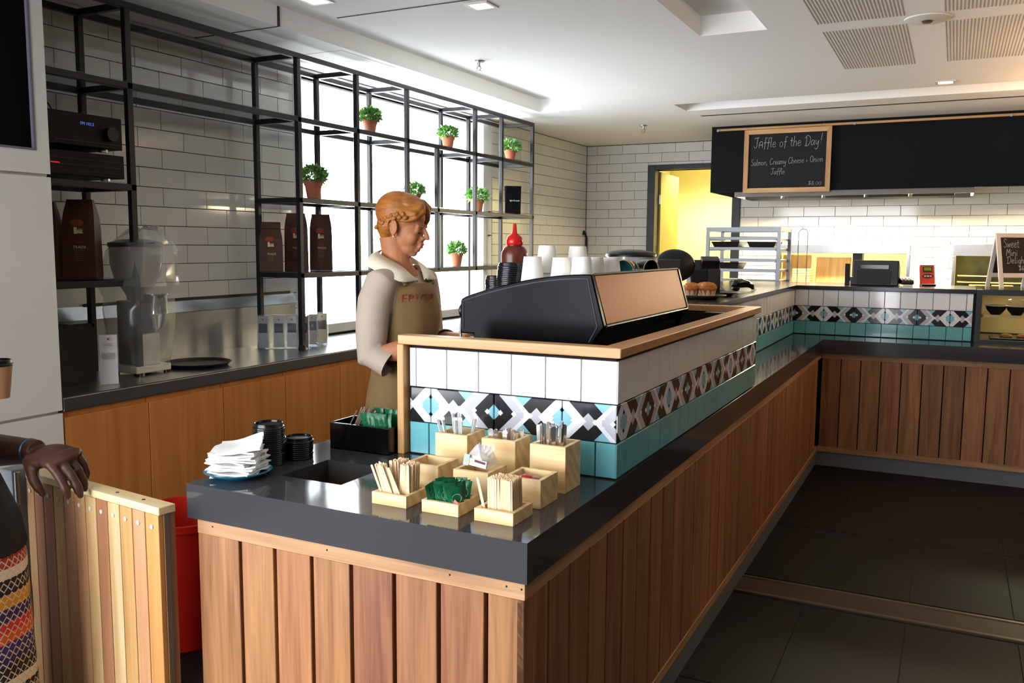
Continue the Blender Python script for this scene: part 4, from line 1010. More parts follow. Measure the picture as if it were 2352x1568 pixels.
# ---- coffee bags
M_kraft = mat('brown_coffee_bag', '#4a2a20', .5, spec=.35, bump=.35, bscale=22, var=.1, nscale=12); M_kside = mat('kraft_side', '#8a6238', .6, bump=.3, bscale=25)
def bag(loc, rz, lab, s=1., folded=False, flip=1):
    t = thing('coffee_bag', lab, 'bag', loc, rz, 'brown coffee bags')
    W2, D2, Hh = .066*s, .042*s, .335*s
    if folded: Hh *= .80
    prof_ = [(0, 1., 1.), (.02, 1.02, 1.06), (.35, 1.0, 1.06), (.62, .99, 1.0), (.76, .97, .86), (.86, .91, .62), (.97, .80, .34), (1., .79, .30)]
    b = MB(); rings = []
    for hz, kx, ky in prof_:
        X, Yv = W2*kx, D2*ky; g = D2*.2*(1 if hz < .7 else .2)
        rings.append([(X, -Yv, hz*Hh), (X, Yv, hz*Hh), (-X, Yv, hz*Hh), (-X+g*.3, 0, hz*Hh), (-X, -Yv, hz*Hh)])
    # front faces -Y
    n = 5
    for i in range(len(rings)-1):
        for j in range(n):
            k = (j+1) % n; r0, r1 = rings[i], rings[i+1]
            b.add([r0[j], r0[k], r1[k], r1[j]], [(0, 1, 2, 3)], 1 if j in (2, 3) and i < 5 else 0)
    b.add(rings[0], [(4, 3, 2, 1, 0)]); b.add(rings[-1], [(0, 1, 2, 3, 4)])
    bd = b.build('pouch', [M_kraft, M_kside], t, fixn=True, bevel=.002, seg=1)
    if folded: MB().obox((0, -.004, Hh*1.03), (W2*1.75, .022, .042), (R(-24), 0, 0)).build('folded_top', M_kraft, t, bevel=.004)
    fy = -D2*1.07
    if True:
        hnd = MB(); hz = .60*Hh
        for k in range(4): hnd.box(-.006*s+.002*s*k, .02*s-.003*s*(k % 2), fy-.001, fy, hz+.006*s*k-.009*s, hz+.0048*s*k-.0045*s+.001)
        hnd.box(-.016*s, -.004*s, fy-.001, fy, hz-.011*s, hz+.017*s); hnd.build('fist_emblem', mat('cream_print', '#d9cba6', .7), t)
        MB().ell((-.004*s, fy+.001, hz+.034*s), (.028*s, .002, .016*s), nu=12, nv=6).build('sunburst', mat('rust_print', '#8c3a20', .7), t)
        for txt, z, sz, col in (('FAIR', .46, .020, 'rust_print'), ('TRADE', .40, .017, 'cream_print')):
            q = text_mb(txt, sz*s); q.xf(Matrix.Translation((.004*s, fy-.0008, z*Hh)) @ Matrix.Rotation(R(90), 4, 'X')); q.build('lettering', MATS[col], t)
        for k in range(6): MB().box(-.02*s, (.022-.004*(k % 3))*s, fy-.0006, fy, (.36-.025*k)*Hh, (.36-.025*k)*Hh+.0022*s).build('text_line', mat('dim_print', '#7a5546', .7), t)
a0 = R(38)
bag((-2.72, 2.235, SHZ[3]), a0, 'folded-down brown coffee bag beside the shelf post', .95, True)
bag((-2.735, 2.47, SHZ[3]), a0, 'brown coffee bag behind the black post, middle of three', 1.02)
bag((-2.70, 2.655, SHZ[3]), a0, 'upright brown coffee bag nearest the window, front of three', 1.02)
bag((-2.68, .985, SHZ[3]), R(34), 'large brown FAIR TRADE coffee bag on the left lower shelf', 1.04)
bag((-2.79, .88, SHZ[3]), R(34), 'dark coffee bag half hidden behind the white cabinet', 1.0)
# ---- two amplifiers
M_amp = mat('amplifier_black', '#09090b', .5, spec=.2)
def amp(z, h, lab, y0, y1, disp):
    t = thing('amplifier', lab, 'amplifier', (-2.72, (y0+y1)/2, z))
    MB().box(-2.89, -2.565, y0, y1, z+.012, z+h).build('case', M_amp, t, world=True, bevel=.003)
    MB().box(-2.565, -2.553, y0-.004, y1+.004, z+.012, z+h).build('front_panel', mat('amp_front', '#0c0c0f', .4, spec=.2), t, world=True, bevel=.003)
    for y in (y0+.05, y1-.06): 
        for x in (-2.85, -2.60): MB().cyl((x, y, z), (x, y, z+.013), .02, n=14).build('foot', M_ss, t, world=True)
    if disp:
        q = text_mb('FM 102.5', .018); q.xf(Matrix.Translation((-2.5525, y0+.24, z+h*.72)) @ Matrix.Rotation(R(90), 4, 'Z') @ Matrix.Rotation(R(90), 4, 'X')); q.build('display', emis('blue_display', '#6f86ff', .5), t, world=True)
        MB().cyl((-2.553, y1-.06, z+h*.5), (-2.53, y1-.06, z+h*.5), .03, n=24).build('volume_knob', M_blk, t, world=True, smooth=True)
        MB().box(-2.553, -2.551, y0+.08, y0+.40, z+.03, z+.034).build('panel_groove', M_blk, t, world=True)
    else:
        MB().box(-2.5528, -2.5518, y0+.06, y0+.10, z+h*.5, z+h*.5+.006).build('indicator', emis('red_led', '#ff2211', .8), t, world=True)
        for k in range(3): MB().box(-2.553, -2.5515, y0+.02, y1-.02, z+.03+.025*k, z+.033+.025*k).build('panel_groove', M_blk, t, world=True)
amp(SHZ[2], .113, 'lower black amplifier resting on the left shelf', .70, 1.115, False)
amp(SHZ[2]+.125, .150, 'upper black amplifier with a small blue display', .70, 1.11, True)
tag(MB().tube([(-2.8, .72, SHZ[2]+.276), (-2.8, .78, SHZ[2]+.345), (-2.8, .86, SHZ[2]+.36), (-2.8, .94, SHZ[2]+.335), (-2.8, .98, SHZ[2]+.278)], .003, 6).build('amplifier_cable', M_blk, smooth=True), 'thin black cable looping above the upper amplifier', 'cable')
# ---- black menu folder on the far shelf
mf = thing('black_folder', 'black upright folder with white lettering on the far shelf', 'folder', (-2.66, 5.19, SHZ[2]), R(45))
for k, a in enumerate((8, -8)): MB().obox((0, .012*(1 if k else -1), .12), (.14, .004, .24), (R(a*.4), 0, 0)).build('cover', M_hood, mf)
q = text_mb('light Rounds', .018); q.xf(Matrix.Translation((.01, -.0215, .115)) @ Matrix.Rotation(R(93), 4, 'X')); q.build('lettering', M_wprint, mf)
# ---- bench: bagged grinder, card, tray, acrylic card holders
g2 = thing('bagged_grinder', 'coffee grinder shrouded in a clear plastic bag on the steel bench', 'grinder', (-2.63, 1.235, BZ)); g2.scale = (1, 1, .86)
MB().box(-.085, .085, -.10, .10, .012, .05).build('base', mat('grinder_ivory', '#c9c2b4', .35), g2, bevel=.006)
for x in (-.07, .07):
    for y in (-.085, .085): MB().cyl((x, y, 0), (x, y, .013), .014, n=10).build('foot', M_blk, g2)
MB().prism([(-.085, .05), (.02, .05), (.02, .20), (.05, .30), (.05, .40), (-.085, .40)], 'y', -.06, .06).build('body', mat('grinder_grey', '#4d4a48', .35, metal=.3), g2, bevel=.006, fixn=True)
MB().box(.02, .07, -.05, .05, .05, .22).build('front_plate', mat('grinder_ivory', '#c9c2b4', .35), g2, bevel=.004)
MB().lathe([(.003, .235), (.022, .25), (.046, .325), (.052, .33), (.052, .425), (.055, .428), (.055, .436), (.001, .438)], 24, c=(.06, .045, 0)).build('doser', M_chrome, g2, smooth=True, angle=45)
MB().lathe([(.045, .40), (.05, .43), (.10, .53), (.115, .60), (.117, .70), (.113, .70), (.11, .60), (.095, .532), (.045, .434)], 28, c=(-.01, 0, 0)).build('hopper', glass('smoked_hopper', '#b9b3aa', .06, .1, alpha=.35), g2, smooth=True)
MB().lathe([(.12, .692), (.122, .70), (.12, .714), (.06, .732), (.001, .734)], 28, c=(-.01, 0, 0)).build('hopper_lid', mat('grinder_lid', '#2c2a29', .4), g2, smooth=True, angle=45)
b = MB(); rr = random.Random(3); rings = []
for k in range(13):
    tz = k/12; z = .045+.75*tz; base = .125+.03*math.sin(4*tz)+(.03 if .55 < tz < .85 else 0)-(.06 if tz > .95 else 0)
    rings.append([((base+rr.uniform(-.008, .008)+.012*math.sin(3*j+5*tz))*math.cos(2*PI*j/18)+.0, (base*1.0+rr.uniform(-.008, .008)+(.05*max(0, tz-.6)*2 if math.sin(2*PI*j/18) > .3 else 0))*math.sin(2*PI*j/18)+.06*max(0, tz-.5), z+(.02*math.sin(2*j) if k == 12 else 0)) for j in range(18)])
b.ring_loft(rings, False, True); b.build('plastic_bag', glass('bag_film', '#f2f3f2', .06, .18, alpha=.10), g2, smooth=True, angle=25)
cs = thing('notice_stand', 'slim white notice standing on the steel bench beside the cabinet', 'notice', (-2.47, .93, BZ), R(52)); cs.scale = (.8, .8, .76)
MB().obox((0, 0, .143), (.088, .003, .283), (R(-4), 0, 0)).build('card', mat('notice_card', '#cfcccd', .6), cs)
MB().obox((0, .02, .01), (.088, .05, .002), (0, 0, 0)).build('foot', M_shg, cs)
MB().obox((0, -.0125+.02*0, .262), (.009, .001, .014), (R(-4), 0, 0)).build('logo', mat('small_red_mark', '#9a2f2a', .6), cs)
for k, (w, z) in enumerate(((.05, .235), (.045, .226), (.068, .18), (.066, .172), (.068, .164), (.066, .156), (.06, .148), (.068, .11), (.068, .075), (.07, .045))):
    MB().obox((-.002, -.002+(.143-z)*-.07*-1-.0008, z), (w, .0008, .0026), (R(-4), 0, 0)).build('text_line', mat('grey_print', '#8b8770', .8), cs)
tag(MB().box(-2.95, -2.62, .66, .98, BZ+.001, 1.165).build('dark_carton', mat('dark_carton_card', '#1a1614', .8)), 'dark box in the corner of the steel bench below the coffee', 'box')
tag(MB().lathe([(.001, 0), (.145, 0), (.155, .012), (.163, .016), (.165, .02), (.16, .02), (.148, .008), (.001, .006)], 40, c=(-2.60, 1.55, BZ+.0005)).build('serving_tray', mat('black_tray', '#0c0c0d', .45), smooth=True, angle=40), 'round black serving tray lying on the steel bench', 'tray')
M_acr = glass('acrylic', '#eef2f6', .10, .03, alpha=.10)
def holder(x, y, rz, col, lab, txt):
    t = thing('card_holder', lab, 'card holder', (x, y, BZ), rz, 'clear acrylic card holders on the steel bench')
    MB().box(-.036, .036, -.008, .008, .0, .20).build('acrylic_sleeve', M_acr, t); MB().box(-.04, .04, -.03, .03, 0, .004).build('acrylic_foot', M_acr, t)
    MB().box(-.031, .031, -.0015, .0015, .008, .192).build('card', mat('holder_card_'+col, col, .6), t)
    MB().box(-.026, .026, -.0024, -.0016, .095, .15).build('printed_panel', mat('navy_print', '#1d1f3a', .6), t)
    if txt:
        q = text_mb(txt, .026); q.xf(Matrix.Translation((0, -.0027, .122)) @ Matrix.Rotation(R(90), 4, 'X')); q.build('lettering', M_wprint, t)
    MB().box(-.004, .004, -.0022, -.0016, .168, .178).build('logo', mat('small_red_mark', '#9a2f2a', .6), t)
for k, (x, y, rz, c, lab, txt) in enumerate([(-2.80, 2.10, 20, '#b9b7bd', 'clear card holder furthest back in the group of card holders', ''), (-2.73, 2.155, 22, '#c4c1c4', 'clear card holder second from the back of the group', ''), (-2.67, 2.20, 22, '#cfccca', 'clear card holder in the middle of the group', ''),
                                            (-2.61, 2.225, 24, '#b7afa6', 'front clear card holder with a navy 503 panel', '503'), (-2.66, 2.37, 24, '#cdbfae', 'clear card holder right of the black shelf post', '0'), (-2.655, 2.455, 24, '#e0cfa4', 'cream card holder nearest the window', '')]):
    holder(x, y+.14, R(rz), c, lab, txt)
# ================================================================== CHALK LETTERING (single-stroke hand)
GL = {
 'J': (.55, [[(.0, .95), (.55, 1.05)], [(.38, 1.0), (.36, .2), (.22, 0), (.05, .05), (.02, .2)]]),
 'A': (.5, [[(.02, 0), (.08, .5), (.25, .62), (.42, .5), (.46, 0)], [(.06, .26), (.44, .28)]]),
 'a': (.45, [[(.4, .42), (.2, .5), (.03, .3), (.08, .04), (.25, .05), (.4, .4), (.38, .1), (.45, .02)]]),
 'f': (.34, [[(.42, .9), (.3, 1.0), (.2, .85), (.16, -.18)], [(.02, .46), (.36, .5)]]),
 'l': (.22, [[(.1, 1.0), (.08, .15), (.16, .02), (.24, .06)]]),
 'e': (.42, [[(.05, .25), (.36, .32), (.33, .47), (.18, .52), (.04, .3), (.1, .05), (.25, .0), (.42, .12)]]),
 'o': (.44, [[(.22, .5), (.05, .35), (.06, .1), (.22, 0), (.38, .12), (.38, .36), (.22, .5)]]),
 't': (.32, [[(.16, .85), (.14, .12), (.24, .0), (.34, .06)], [(.0, .55), (.32, .57)]]),
 'h': (.44, [[(.06, 1.0), (.04, 0)], [(.05, .32), (.22, .5), (.36, .4), (.38, .0)]]),
 'D': (.68, [[(.2, .82), (.16, .02)], [(-.02, .72), (.2, .95), (.5, .9), (.66, .55), (.55, .15), (.3, -.05), (.02, -.02)]]),
 'y': (.44, [[(.04, .48), (.08, .15), (.22, .1), (.38, .46)], [(.38, .46), (.34, -.2), (.18, -.42), (-.02, -.3)]]),
 '!': (.3, [[(.22, 1.15), (.14, .45)], [(.12, .12), (.06, .2), (.12, .28), (.19, .2), (.12, .12)]]),
 'S': (.5, [[(.46, .86), (.3, 1.0), (.1, .9), (.1, .68), (.4, .42), (.42, .15), (.22, 0), (.0, .12)]]),
 'm': (.62, [[(.04, .48), (.04, 0)], [(.05, .3), (.18, .5), (.29, .4), (.29, .0)], [(.3, .3), (.44, .5), (.56, .4), (.58, 0)]]),
 'n': (.44, [[(.04, .48), (.04, 0)], [(.05, .3), (.22, .5), (.36, .4), (.4, 0)]]),
 ',': (.22, [[(.12, .08), (.04, -.16)]]),
 'C': (.58, [[(.5, .85), (.32, 1.0), (.08, .7), (.04, .3), (.2, .0), (.55, .16)]]),
 'r': (.32, [[(.05, .48), (.06, 0)], [(.06, .3), (.18, .48), (.32, .46)]]),
 's': (.36, [[(.32, .44), (.18, .52), (.06, .4), (.3, .18), (.2, 0), (.02, .08)]]),
 '+': (.3, [[(.12, .42), (.12, .1)], [(.0, .26), (.25, .27)]]),
 'O': (.62, [[(.3, 1.0), (.06, .75), (.05, .3), (.28, 0), (.54, .25), (.56, .7), (.3, 1.0)]]),
 'i': (.2, [[(.08, .48), (.1, .0)], [(.1, .7), (.11, .74)]]),
 'w': (.56, [[(.02, .48), (.12, .02), (.27, .4), (.4, .02), (.54, .48)]]),
 'M': (.66, [[(.02, 0), (.1, .95), (.3, .4), (.52, .95), (.6, 0)]]),
 'g': (.44, [[(.38, .45), (.2, .5), (.04, .3), (.1, .05), (.26, .06), (.38, .42), (.36, -.2), (.2, -.4), (.02, -.28)]]),
 '$': (.46, [[(.4, .78), (.22, .9), (.05, .75), (.38, .35), (.22, .12), (.02, .25)], [(.22, 1.02), (.2, 0)]]),
 '8': (.44, [[(.22, .48), (.06, .7), (.22, .92), (.38, .7), (.22, .48), (.04, .22), (.22, 0), (.4, .22), (.22, .48)]]),
 '0': (.46, [[(.22, .8), (.05, .55), (.06, .2), (.22, 0), (.4, .2), (.4, .58), (.22, .8)]]),
 '.': (.16, [[(.06, .02), (.08, .05)]]), '4': (.46, [[(.3, .95), (.02, .3), (.44, .32)], [(.3, .6), (.3, 0)]]), ' ': (.3, []),
}
M_chalk = mat('chalk', '#c9c9c6', .9)
def chalk(txt, h, w=.0028, slant=.1, gap=.08):
    """flat chalk ribbon in the xz plane, facing -y, starting at x = 0; returns builder and width"""
    b = MB(); x = 0.
    for ch in txt:
        adv, strokes = GL[ch]
        for st in strokes:
            pts = []
            for i in range(len(st)-1):
                p0, p1 = Vector(st[max(i-1, 0)]), Vector(st[i]); p2, p3 = Vector(st[i+1]), Vector(st[min(i+2, len(st)-1)])
                for k in range(4):
                    t = k/4; pts.append(.5*((2*p1)+(p2-p0)*t+(2*p0-5*p1+4*p2-p3)*t*t+(3*p1-p0-3*p2+p3)*t**3))
            pts.append(Vector(st[-1])); pts = [((x+p.x+slant*p.y)*h, p.y*h) for p in pts]
            for i in range(len(pts)-1):
                a, c = Vector(pts[i]), Vector(pts[i+1]); d = c-a
                if d.length < 1e-6: continue
                d.normalize(); n = Vector((-d.y, d.x))*w/2; a -= d*w*.3; c += d*w*.3
                b.add([(a.x-n.x, 0, a.y-n.y), (c.x-n.x, 0, c.y-n.y), (c.x+n.x, 0, c.y+n.y), (a.x+n.x, 0, a.y+n.y)], [(0, 1, 2, 3)])
        x += adv+gap
    return b, x*h
# ================================================================== SPECIALS BOARD
sbd = thing('specials_chalkboard', 'oak-framed chalkboard with the handwritten jaffle of the day', 'chalkboard', (-.62, 6.63, 2.03))
X0, X1, Z0, Z1, fw_ = -1.000, -.238, 2.031, 2.600, .042
for nm, pts in (('frame_side', [(X0, Z0), (X0+fw_, Z0+fw_), (X0+fw_, Z1-fw_), (X0, Z1)]), ('frame_side', [(X1, Z0), (X1, Z1), (X1-fw_, Z1-fw_), (X1-fw_, Z0+fw_)]),
                ('frame_rail', [(X0, Z1), (X0+fw_, Z1-fw_), (X1-fw_, Z1-fw_), (X1, Z1)]), ('frame_rail', [(X0, Z0), (X1, Z0), (X1-fw_, Z0+fw_), (X0+fw_, Z0+fw_)])):
    MB().prism(pts, 'y', 6.618, 6.648).build(nm, M_trimz if nm == 'frame_side' else M_trimx, sbd, world=True, fixn=True, bevel=.002, seg=1)
MB().box(X0+fw_, X1-fw_, 6.636, 6.646, Z0+fw_, Z1-fw_).build('slate', mat('blackboard', '#15171a', .8, var=.1, nscale=3), sbd, world=True)
def put_chalk(txt, h, x, z, w, parent, width=None, y=6.6352, rise=0.):
    b, wd = chalk(txt, h, w)
    k = (width/wd) if width else 1.
    b.xf(Matrix.Translation((x, y, z)) @ Matrix.Rotation(-rise, 4, 'Y') @ Matrix.Scale(k, 4, (1, 0, 0))); return b.build('chalk_lettering', M_chalk, parent, world=True)
put_chalk('JAffle of the Day!', .088, -.915, 2.438, .0042, sbd, .60, rise=R(.5))
put_chalk('Salmon, Creamy Cheese + Onion', .056, -.935, 2.278, .0036, sbd, .63, rise=R(1.6))
put_chalk('Jaffle', .052, -.755, 2.196, .0030, sbd, .125)
put_chalk('$8.00', .036, -.425, 2.092, .0030, sbd, .115)
for x in (-.93, -.31): MB().cyl((x, 6.632, 2.598), (x, 6.620, 2.632), .0025, n=6).build('hook', M_chrome, sbd, world=True)

# ================================================================== BACK SERVERY TOP
TZ = H+R3+.026
pos = thing('cash_register', 'black cash register with its back to the room', 'register', (.26, 5.47, TZ))
b = MB(); b.box(-.165, .165, -.11, .11, 0, .06); b.build('base', M_blk, pos, bevel=.006)
MB().prism([(-.11, .05), (.11, .05), (.09, .13), (-.085, .185), (-.11, .185)], 'x', -.15, .165).build('housing', mat('register_black', '#131316', .4), pos, fixn=True, bevel=.006)
MB().box(-.10, .10, -.118, -.108, .12, .155).build('rear_display', M_blkgloss, pos, bevel=.003)
q = text_mb('CASIO', .014); q = None
MB().box(-.125, .115, -.114, -.109, .012, .112).build('rear_door', mat('register_panel', '#1b1b20', .5), pos, bevel=.003)
MB().prism([(-.10, 0), (-.06, 0), (-.085, .15), (-.115, .16)], 'x', -.205, -.172).build('side_screen', M_blk, pos, fixn=True, bevel=.002)
MB().box(-.172, -.165, -.09, -.05, .03, .06).build('bracket', M_blk, pos)
ef = thing('card_terminal', 'small dark card payment terminal beside the cash register', 'card terminal', (.475, 5.43, TZ), R(12))
MB().prism([(-.07, .012), (.07, .012), (.07, .065), (-.06, .045), (-.075, .03)], 'x', -.042, .042).build('case', M_blk, ef, fixn=True, bevel=.008)
for i in range(4):
    for j in range(3): MB().obox((-.022+.022*j, -.045+.018*i, .0495+.0027*i), (.016, .012, .006), (R(8), 0, 0)).build('key', mat('key_white', '#d0cccc', .5) if (i+j) % 3 else mat('key_orange', '#b5622f', .5), ef)
MB().box(-.03, .03, -.09, -.06, 0, .012).build('paper_slip', M_wprint, ef)
rt_ = thing('red_terminal', 'bright red upright payment reader with a green screen', 'card terminal', (.615, 5.58, TZ), R(20))
rotm = Matrix.Rotation(R(-14), 4, 'X')
def rbox(nm, x0, x1, y0, y1, z0, z1, m, bv=.0):
    b = MB().box(x0, x1, y0, y1, z0, z1); b.xf(rotm); b.build(nm, m, rt_, bevel=bv)
rbox('case', -.052, .052, -.012, .012, .006, .150, mat('reader_red', '#d93a2e', .35), .006)
rbox('cap', -.050, .050, -.011, .011, .148, .156, M_blk, .003); rbox('bezel', -.034, .034, -.0145, -.011, .098, .142, M_blk, .002); rbox('screen', -.026, .026, -.0155, -.0144, .112, .136, emis('lcd_green', '#8f9f2a', .5))
b = MB().lathe([(.001, 0), (.040, 0), (.040, .003), (.001, .003)], 28, sy=.45); b.xf(rotm @ Matrix.Translation((0, -.0115, .070)) @ Matrix.Rotation(R(90), 4, 'X')); b.build('button_oval', mat('button_maroon', '#4a2522', .4), rt_)
for k in range(3): rbox('button', -.027+.020*k, -.013+.020*k, -.0175, -.0145, .064, .074, mat('button_pale', '#d8d2cf', .5), .001)
MB().box(-.05, .05, -.035, .03, 0, .010).build('stand', M_blk, rt_, bevel=.003); MB().box(-.045, .05, -.05, -.01, .010, .014).build('paper_slip', M_wprint, rt_)
# ---- A-board
ab = thing('tabletop_a_board', 'white-framed tabletop A-board advertising sweet mini delights', 'sign', (1.165, 5.55, TZ+.001), R(30))
def leafA(sgn):
    b = MB(); w, h, t, f_ = .30, .395, .012, .032
    fr_ = [(-w/2, -w/2+f_, 0, h), (w/2-f_, w/2, 0, h)]
    T = Matrix.Translation((0, -.085*sgn, 0)) @ Matrix.Rotation(R(-12.5*sgn), 4, 'X')
    for i, (a, c, e, g_) in enumerate(fr_): MB().box(a, c, -t/2, t/2, e, g_).xf(T).build('leg', mat('aboard_white', '#e9dfd8', .5), ab, bevel=.002, seg=1)
    for e, g_ in ((h-f_, h), (.075, .075+f_)): MB().box(-w/2+f_, w/2-f_, -t/2, t/2, e, g_).xf(T).build('rail', mat('aboard_white', '#e9dfd8', .5), ab, bevel=.002, seg=1)
    MB().box(-w/2+f_, w/2-f_, -t/4, t/4, .075+f_, h-f_).xf(T).build('slate', mat('aboard_slate', '#2e231f', .8), ab)
    return T, t
T, t_ = leafA(1); leafA(-1)
for txt, h_, x, z, wd in (('Sweet', .062, -.10, .292, .115), ('Mini', .05, -.085, .232, .085), ('Delights', .05, -.085, .178, .165), ('$4.00', .036, .0, .125, .085)):
    b, wd0 = chalk(txt, h_, .0032); b.xf(T @ Matrix.Translation((x, -t_/4-.0008, z)) @ Matrix.Scale(wd/wd0, 4, (1, 0, 0))); b.build('chalk_lettering', M_chalk, ab)
# ---- long servery top: cakes, tongs, scanner, till screens
def plate(c, r, m, lab):
    return tag(MB().lathe([(.001, 0), (r*.6, 0), (r*.65, .004), (r*.97, .016), (r, .021), (r*.96, .022), (r*.62, .008), (.001, .007)], 36, c=c).build('serving_plate', m, smooth=True, angle=45), lab, 'plate')
M_olive = mat('olive_stoneware', '#5f5a45', .35)
p1c = (-.425, 3.02, TZ); p2c = (-.41, 3.36, TZ)
plate(p1c, .135, M_olive, 'olive stoneware plate of wrapped muffins'); plate(p2c, .12, mat('dark_stoneware', '#3c3a36', .35), 'dark stoneware plate under the tongs')
M_muf = mat('muffin_crust', '#c87a32', .8, var=.2, nscale=40, bump=.4, bscale=60); M_wrap = mat('muffin_paper', '#e6c9b0', .7, bump=.2, bscale=40)
for k, (dx, dy, s, lab) in enumerate(((-.045, -.03, 1., 'muffin in a peaked paper wrap at the left of the plate'), (.045, -.035, 1.05, 'golden muffin in paper at the right of the plate'), (.005, .055, 1., 'muffin at the back of the olive plate'))):
    m_ = thing('muffin', lab, 'muffin', (p1c[0]+dx, p1c[1]+dy, TZ+.009), R(40*k))
    MB().lathe([(.001, 0), (.028*s, 0), (.036*s, .03*s), (.046*s, .045*s), (.043*s, .062*s), (.028*s, .074*s), (.001, .079*s)], 20).build('cake', M_muf, m_, smooth=True)
    b = MB(); rings = [[((.030+.012*z_/.06+(.004 if j % 2 else -.002))*s*math.cos(2*PI*j/16), (.030+.012*z_/.06+(.004 if j % 2 else -.002))*s*math.sin(2*PI*j/16), (z_ if z_ < .05 else .048+.022*abs(math.sin(2*j*PI/8+k)))*s) for j in range(16)] for z_ in (.001, .025, .06)]
    b.ring_loft(rings, True, False); b.build('paper_case', M_wrap, m_, smooth=True, angle=60)
tg = thing('serving_tongs', 'red and steel serving tongs leaning up from the dark plate', 'tongs', (-.44, 3.36, TZ+.012))
for s in (-1, 1): MB().bar((.02+.004*s, -.03, .0), (-.085+.012*s, -.03, .155), .016, .004).build('arm', mat('tong_red', '#a8443a', .4) if s < 0 else M_chrome, tg)
sc_ = thing('barcode_scanner', 'black handheld scanner lying on the servery top', 'scanner', (-.40, 3.95, TZ), R(62))
MB().tube([(-.085, 0, .03), (-.07, 0, .045), (-.03, 0, .050), (.03, 0, .046), (.08, 0, .034), (.10, 0, .014)], [.018, .032, .034, .026, .02, .010], 14, flat=.9).build('body', M_blkgloss, sc_, smooth=True)
MB().ell((-.065, 0, .02), (.03, .024, .0195)).build('head', M_blk, sc_, smooth=True)
MB().tube([(.10, 0, .012), (.15, .02, .006), (.18, .08, .006)], .004, 6).build('cord', M_blk, sc_, smooth=True)
ps = thing('till_screen', 'black point-of-sale screen seen from behind with a domed back', 'till', (-.62, 3.18, TZ), R(20))
b = MB(); b.lathe([(.10, 0), (.10, .012), (.03, .02), (.025, .10)], 24, cap0=True, cap1=True); b.build('stand', M_blk, ps, smooth=True, angle=40)
MB().ell((0, .02, .17), (.115, .05, .095), rot=(R(-12), 0, 0), nu=24, nv=14).build('domed_back', mat('till_black', '#141416', .4), ps, smooth=True)
MB().obox((-.035, -.035, .165), (.13, .016, .085), (R(14), 0, 0)).build('customer_display', mat('till_grey', '#3a3836', .5), ps, bevel=.004)
MB().obox((-.09, -.015, .15), (.06, .03, .09), (0, R(30), R(20))).build('side_arm', M_blk, ps, bevel=.004)
pr = thing('receipt_printer', 'tall black receipt printer with a slanted top beside the till', 'printer', (-.485, 3.30, TZ), R(24))
MB().prism([(-.065, 0), (.07, 0), (.075, .17), (.02, .205), (-.055, .15)], 'x', -.085, .085).build('case', mat('till_black', '#141416', .4), pr, fixn=True, bevel=.006)
MB().prism([(-.04, .15), (.02, .19), (.005, .225), (-.055, .20)], 'x', -.02, .08).build('paper_cover', M_blk, pr, fixn=True, bevel=.004)
MB().obox((.045, -.064, .10), (.06, .006, .11), (R(4), 0, 0)).build('face_plate', mat('till_grey', '#3a3836', .5), pr, bevel=.003)
tag(MB().tube([(-.40, 3.52, TZ+.006), (-.47, 3.60, TZ+.05), (-.50, 3.66, TZ+.02), (-.45, 3.72, TZ+.006)], .004, 6).build('loose_cable', M_blk, smooth=True), 'thin black cable coiled behind the cake plates', 'cable')
# ---- glass display cabinet
dc = thing('display_cabinet', 'black-framed glass display cabinet at the end of the servery', 'cabinet', (1.75, 5.4, H))
a, c, y0, y1, z0, z1 = .932, 2.6, 5.06, 5.72, H, TZ
f_ = .035
for x in (a, c-f_):
    for y in (y0, y1-f_): MB().box(x, x+f_, y, y+f_, z0, z1).build('frame_post', M_steelb, dc, world=True)
for y in (y0, y1-f_):
    MB().box(a+f_, c-f_, y, y+f_, z0, z0+.02).build('frame_rail', M_steelb, dc, world=True); MB().box(a+f_, c-f_, y, y+f_, z1-f_, z1).build('frame_rail', M_steelb, dc, world=True)
for x in (a, c-f_):
    MB().box(x, x+f_, y0+f_, y1-f_, z1-f_, z1).build('frame_rail', M_steelb, dc, world=True)
MB().box(a+f_, c-f_, y0+f_, y1-f_, z0, z0+.01).build('floor_panel', mat('cabinet_deck', '#6a5138', .5), dc, world=True)
MB().box(a, c, y0, y1, z1, z1+.004).build('glass_top', M_shg, dc, world=True)
MB().box(a+f_, c-f_, y0+.008, y0+.014, z0+.02, z1-f_).build('glass_front', M_shg, dc, world=True)
MB().box(a+f_, c-f_, y1-.012, y1-.006, z0+.02, z1-f_).build('back_panel', mat('cabinet_back', '#b89a6a', .6), dc, world=True)
MB().box(a+f_, c-f_, y0+.10, y1-.04, 1.075, 1.081).build('glass_shelf', M_shg, dc, world=True)
MB().box(a+f_, c-f_, y0+.09, y0+.10, 1.068, 1.086).build('shelf_edge', mat('brass_edge', '#c9a565', .35, metal=.7), dc, world=True)
area('cabinet_lamp', (1.7, 5.42, z1-.03), (0, 0, 0), 1.4, .06, 5, (1., .78, .45))
M_bowl = mat('black_bowl', '#121315', .25)
for k, x in enumerate((1.06, 1.185)):
    bo = thing('deli_bowl', ('black deli bowl on the cabinet shelf beside the frame' if k == 0 else 'black deli bowl with a clear domed lid on the cabinet shelf'), 'bowl', (x, 5.26, 1.0815))
    MB().lathe([(.001, 0), (.03, 0), (.058, .035), (.066, .062), (.063, .062), (.054, .036), (.028, .006), (.001, .006)], 24).build('bowl', M_bowl, bo, smooth=True)
    MB().lathe([(.068, .060), (.070, .064), (.066, .067)], 24).build('lid_rim', mat('clear_rim', '#e8d6b0', .2), bo, smooth=True)
    if k: MB().lathe([(.066, .066), (.055, .105), (.04, .11), (.001, .11)], 12).build('domed_lid', glass('lid_clear', '#fff4e0', .15, .05, alpha=.2), bo)
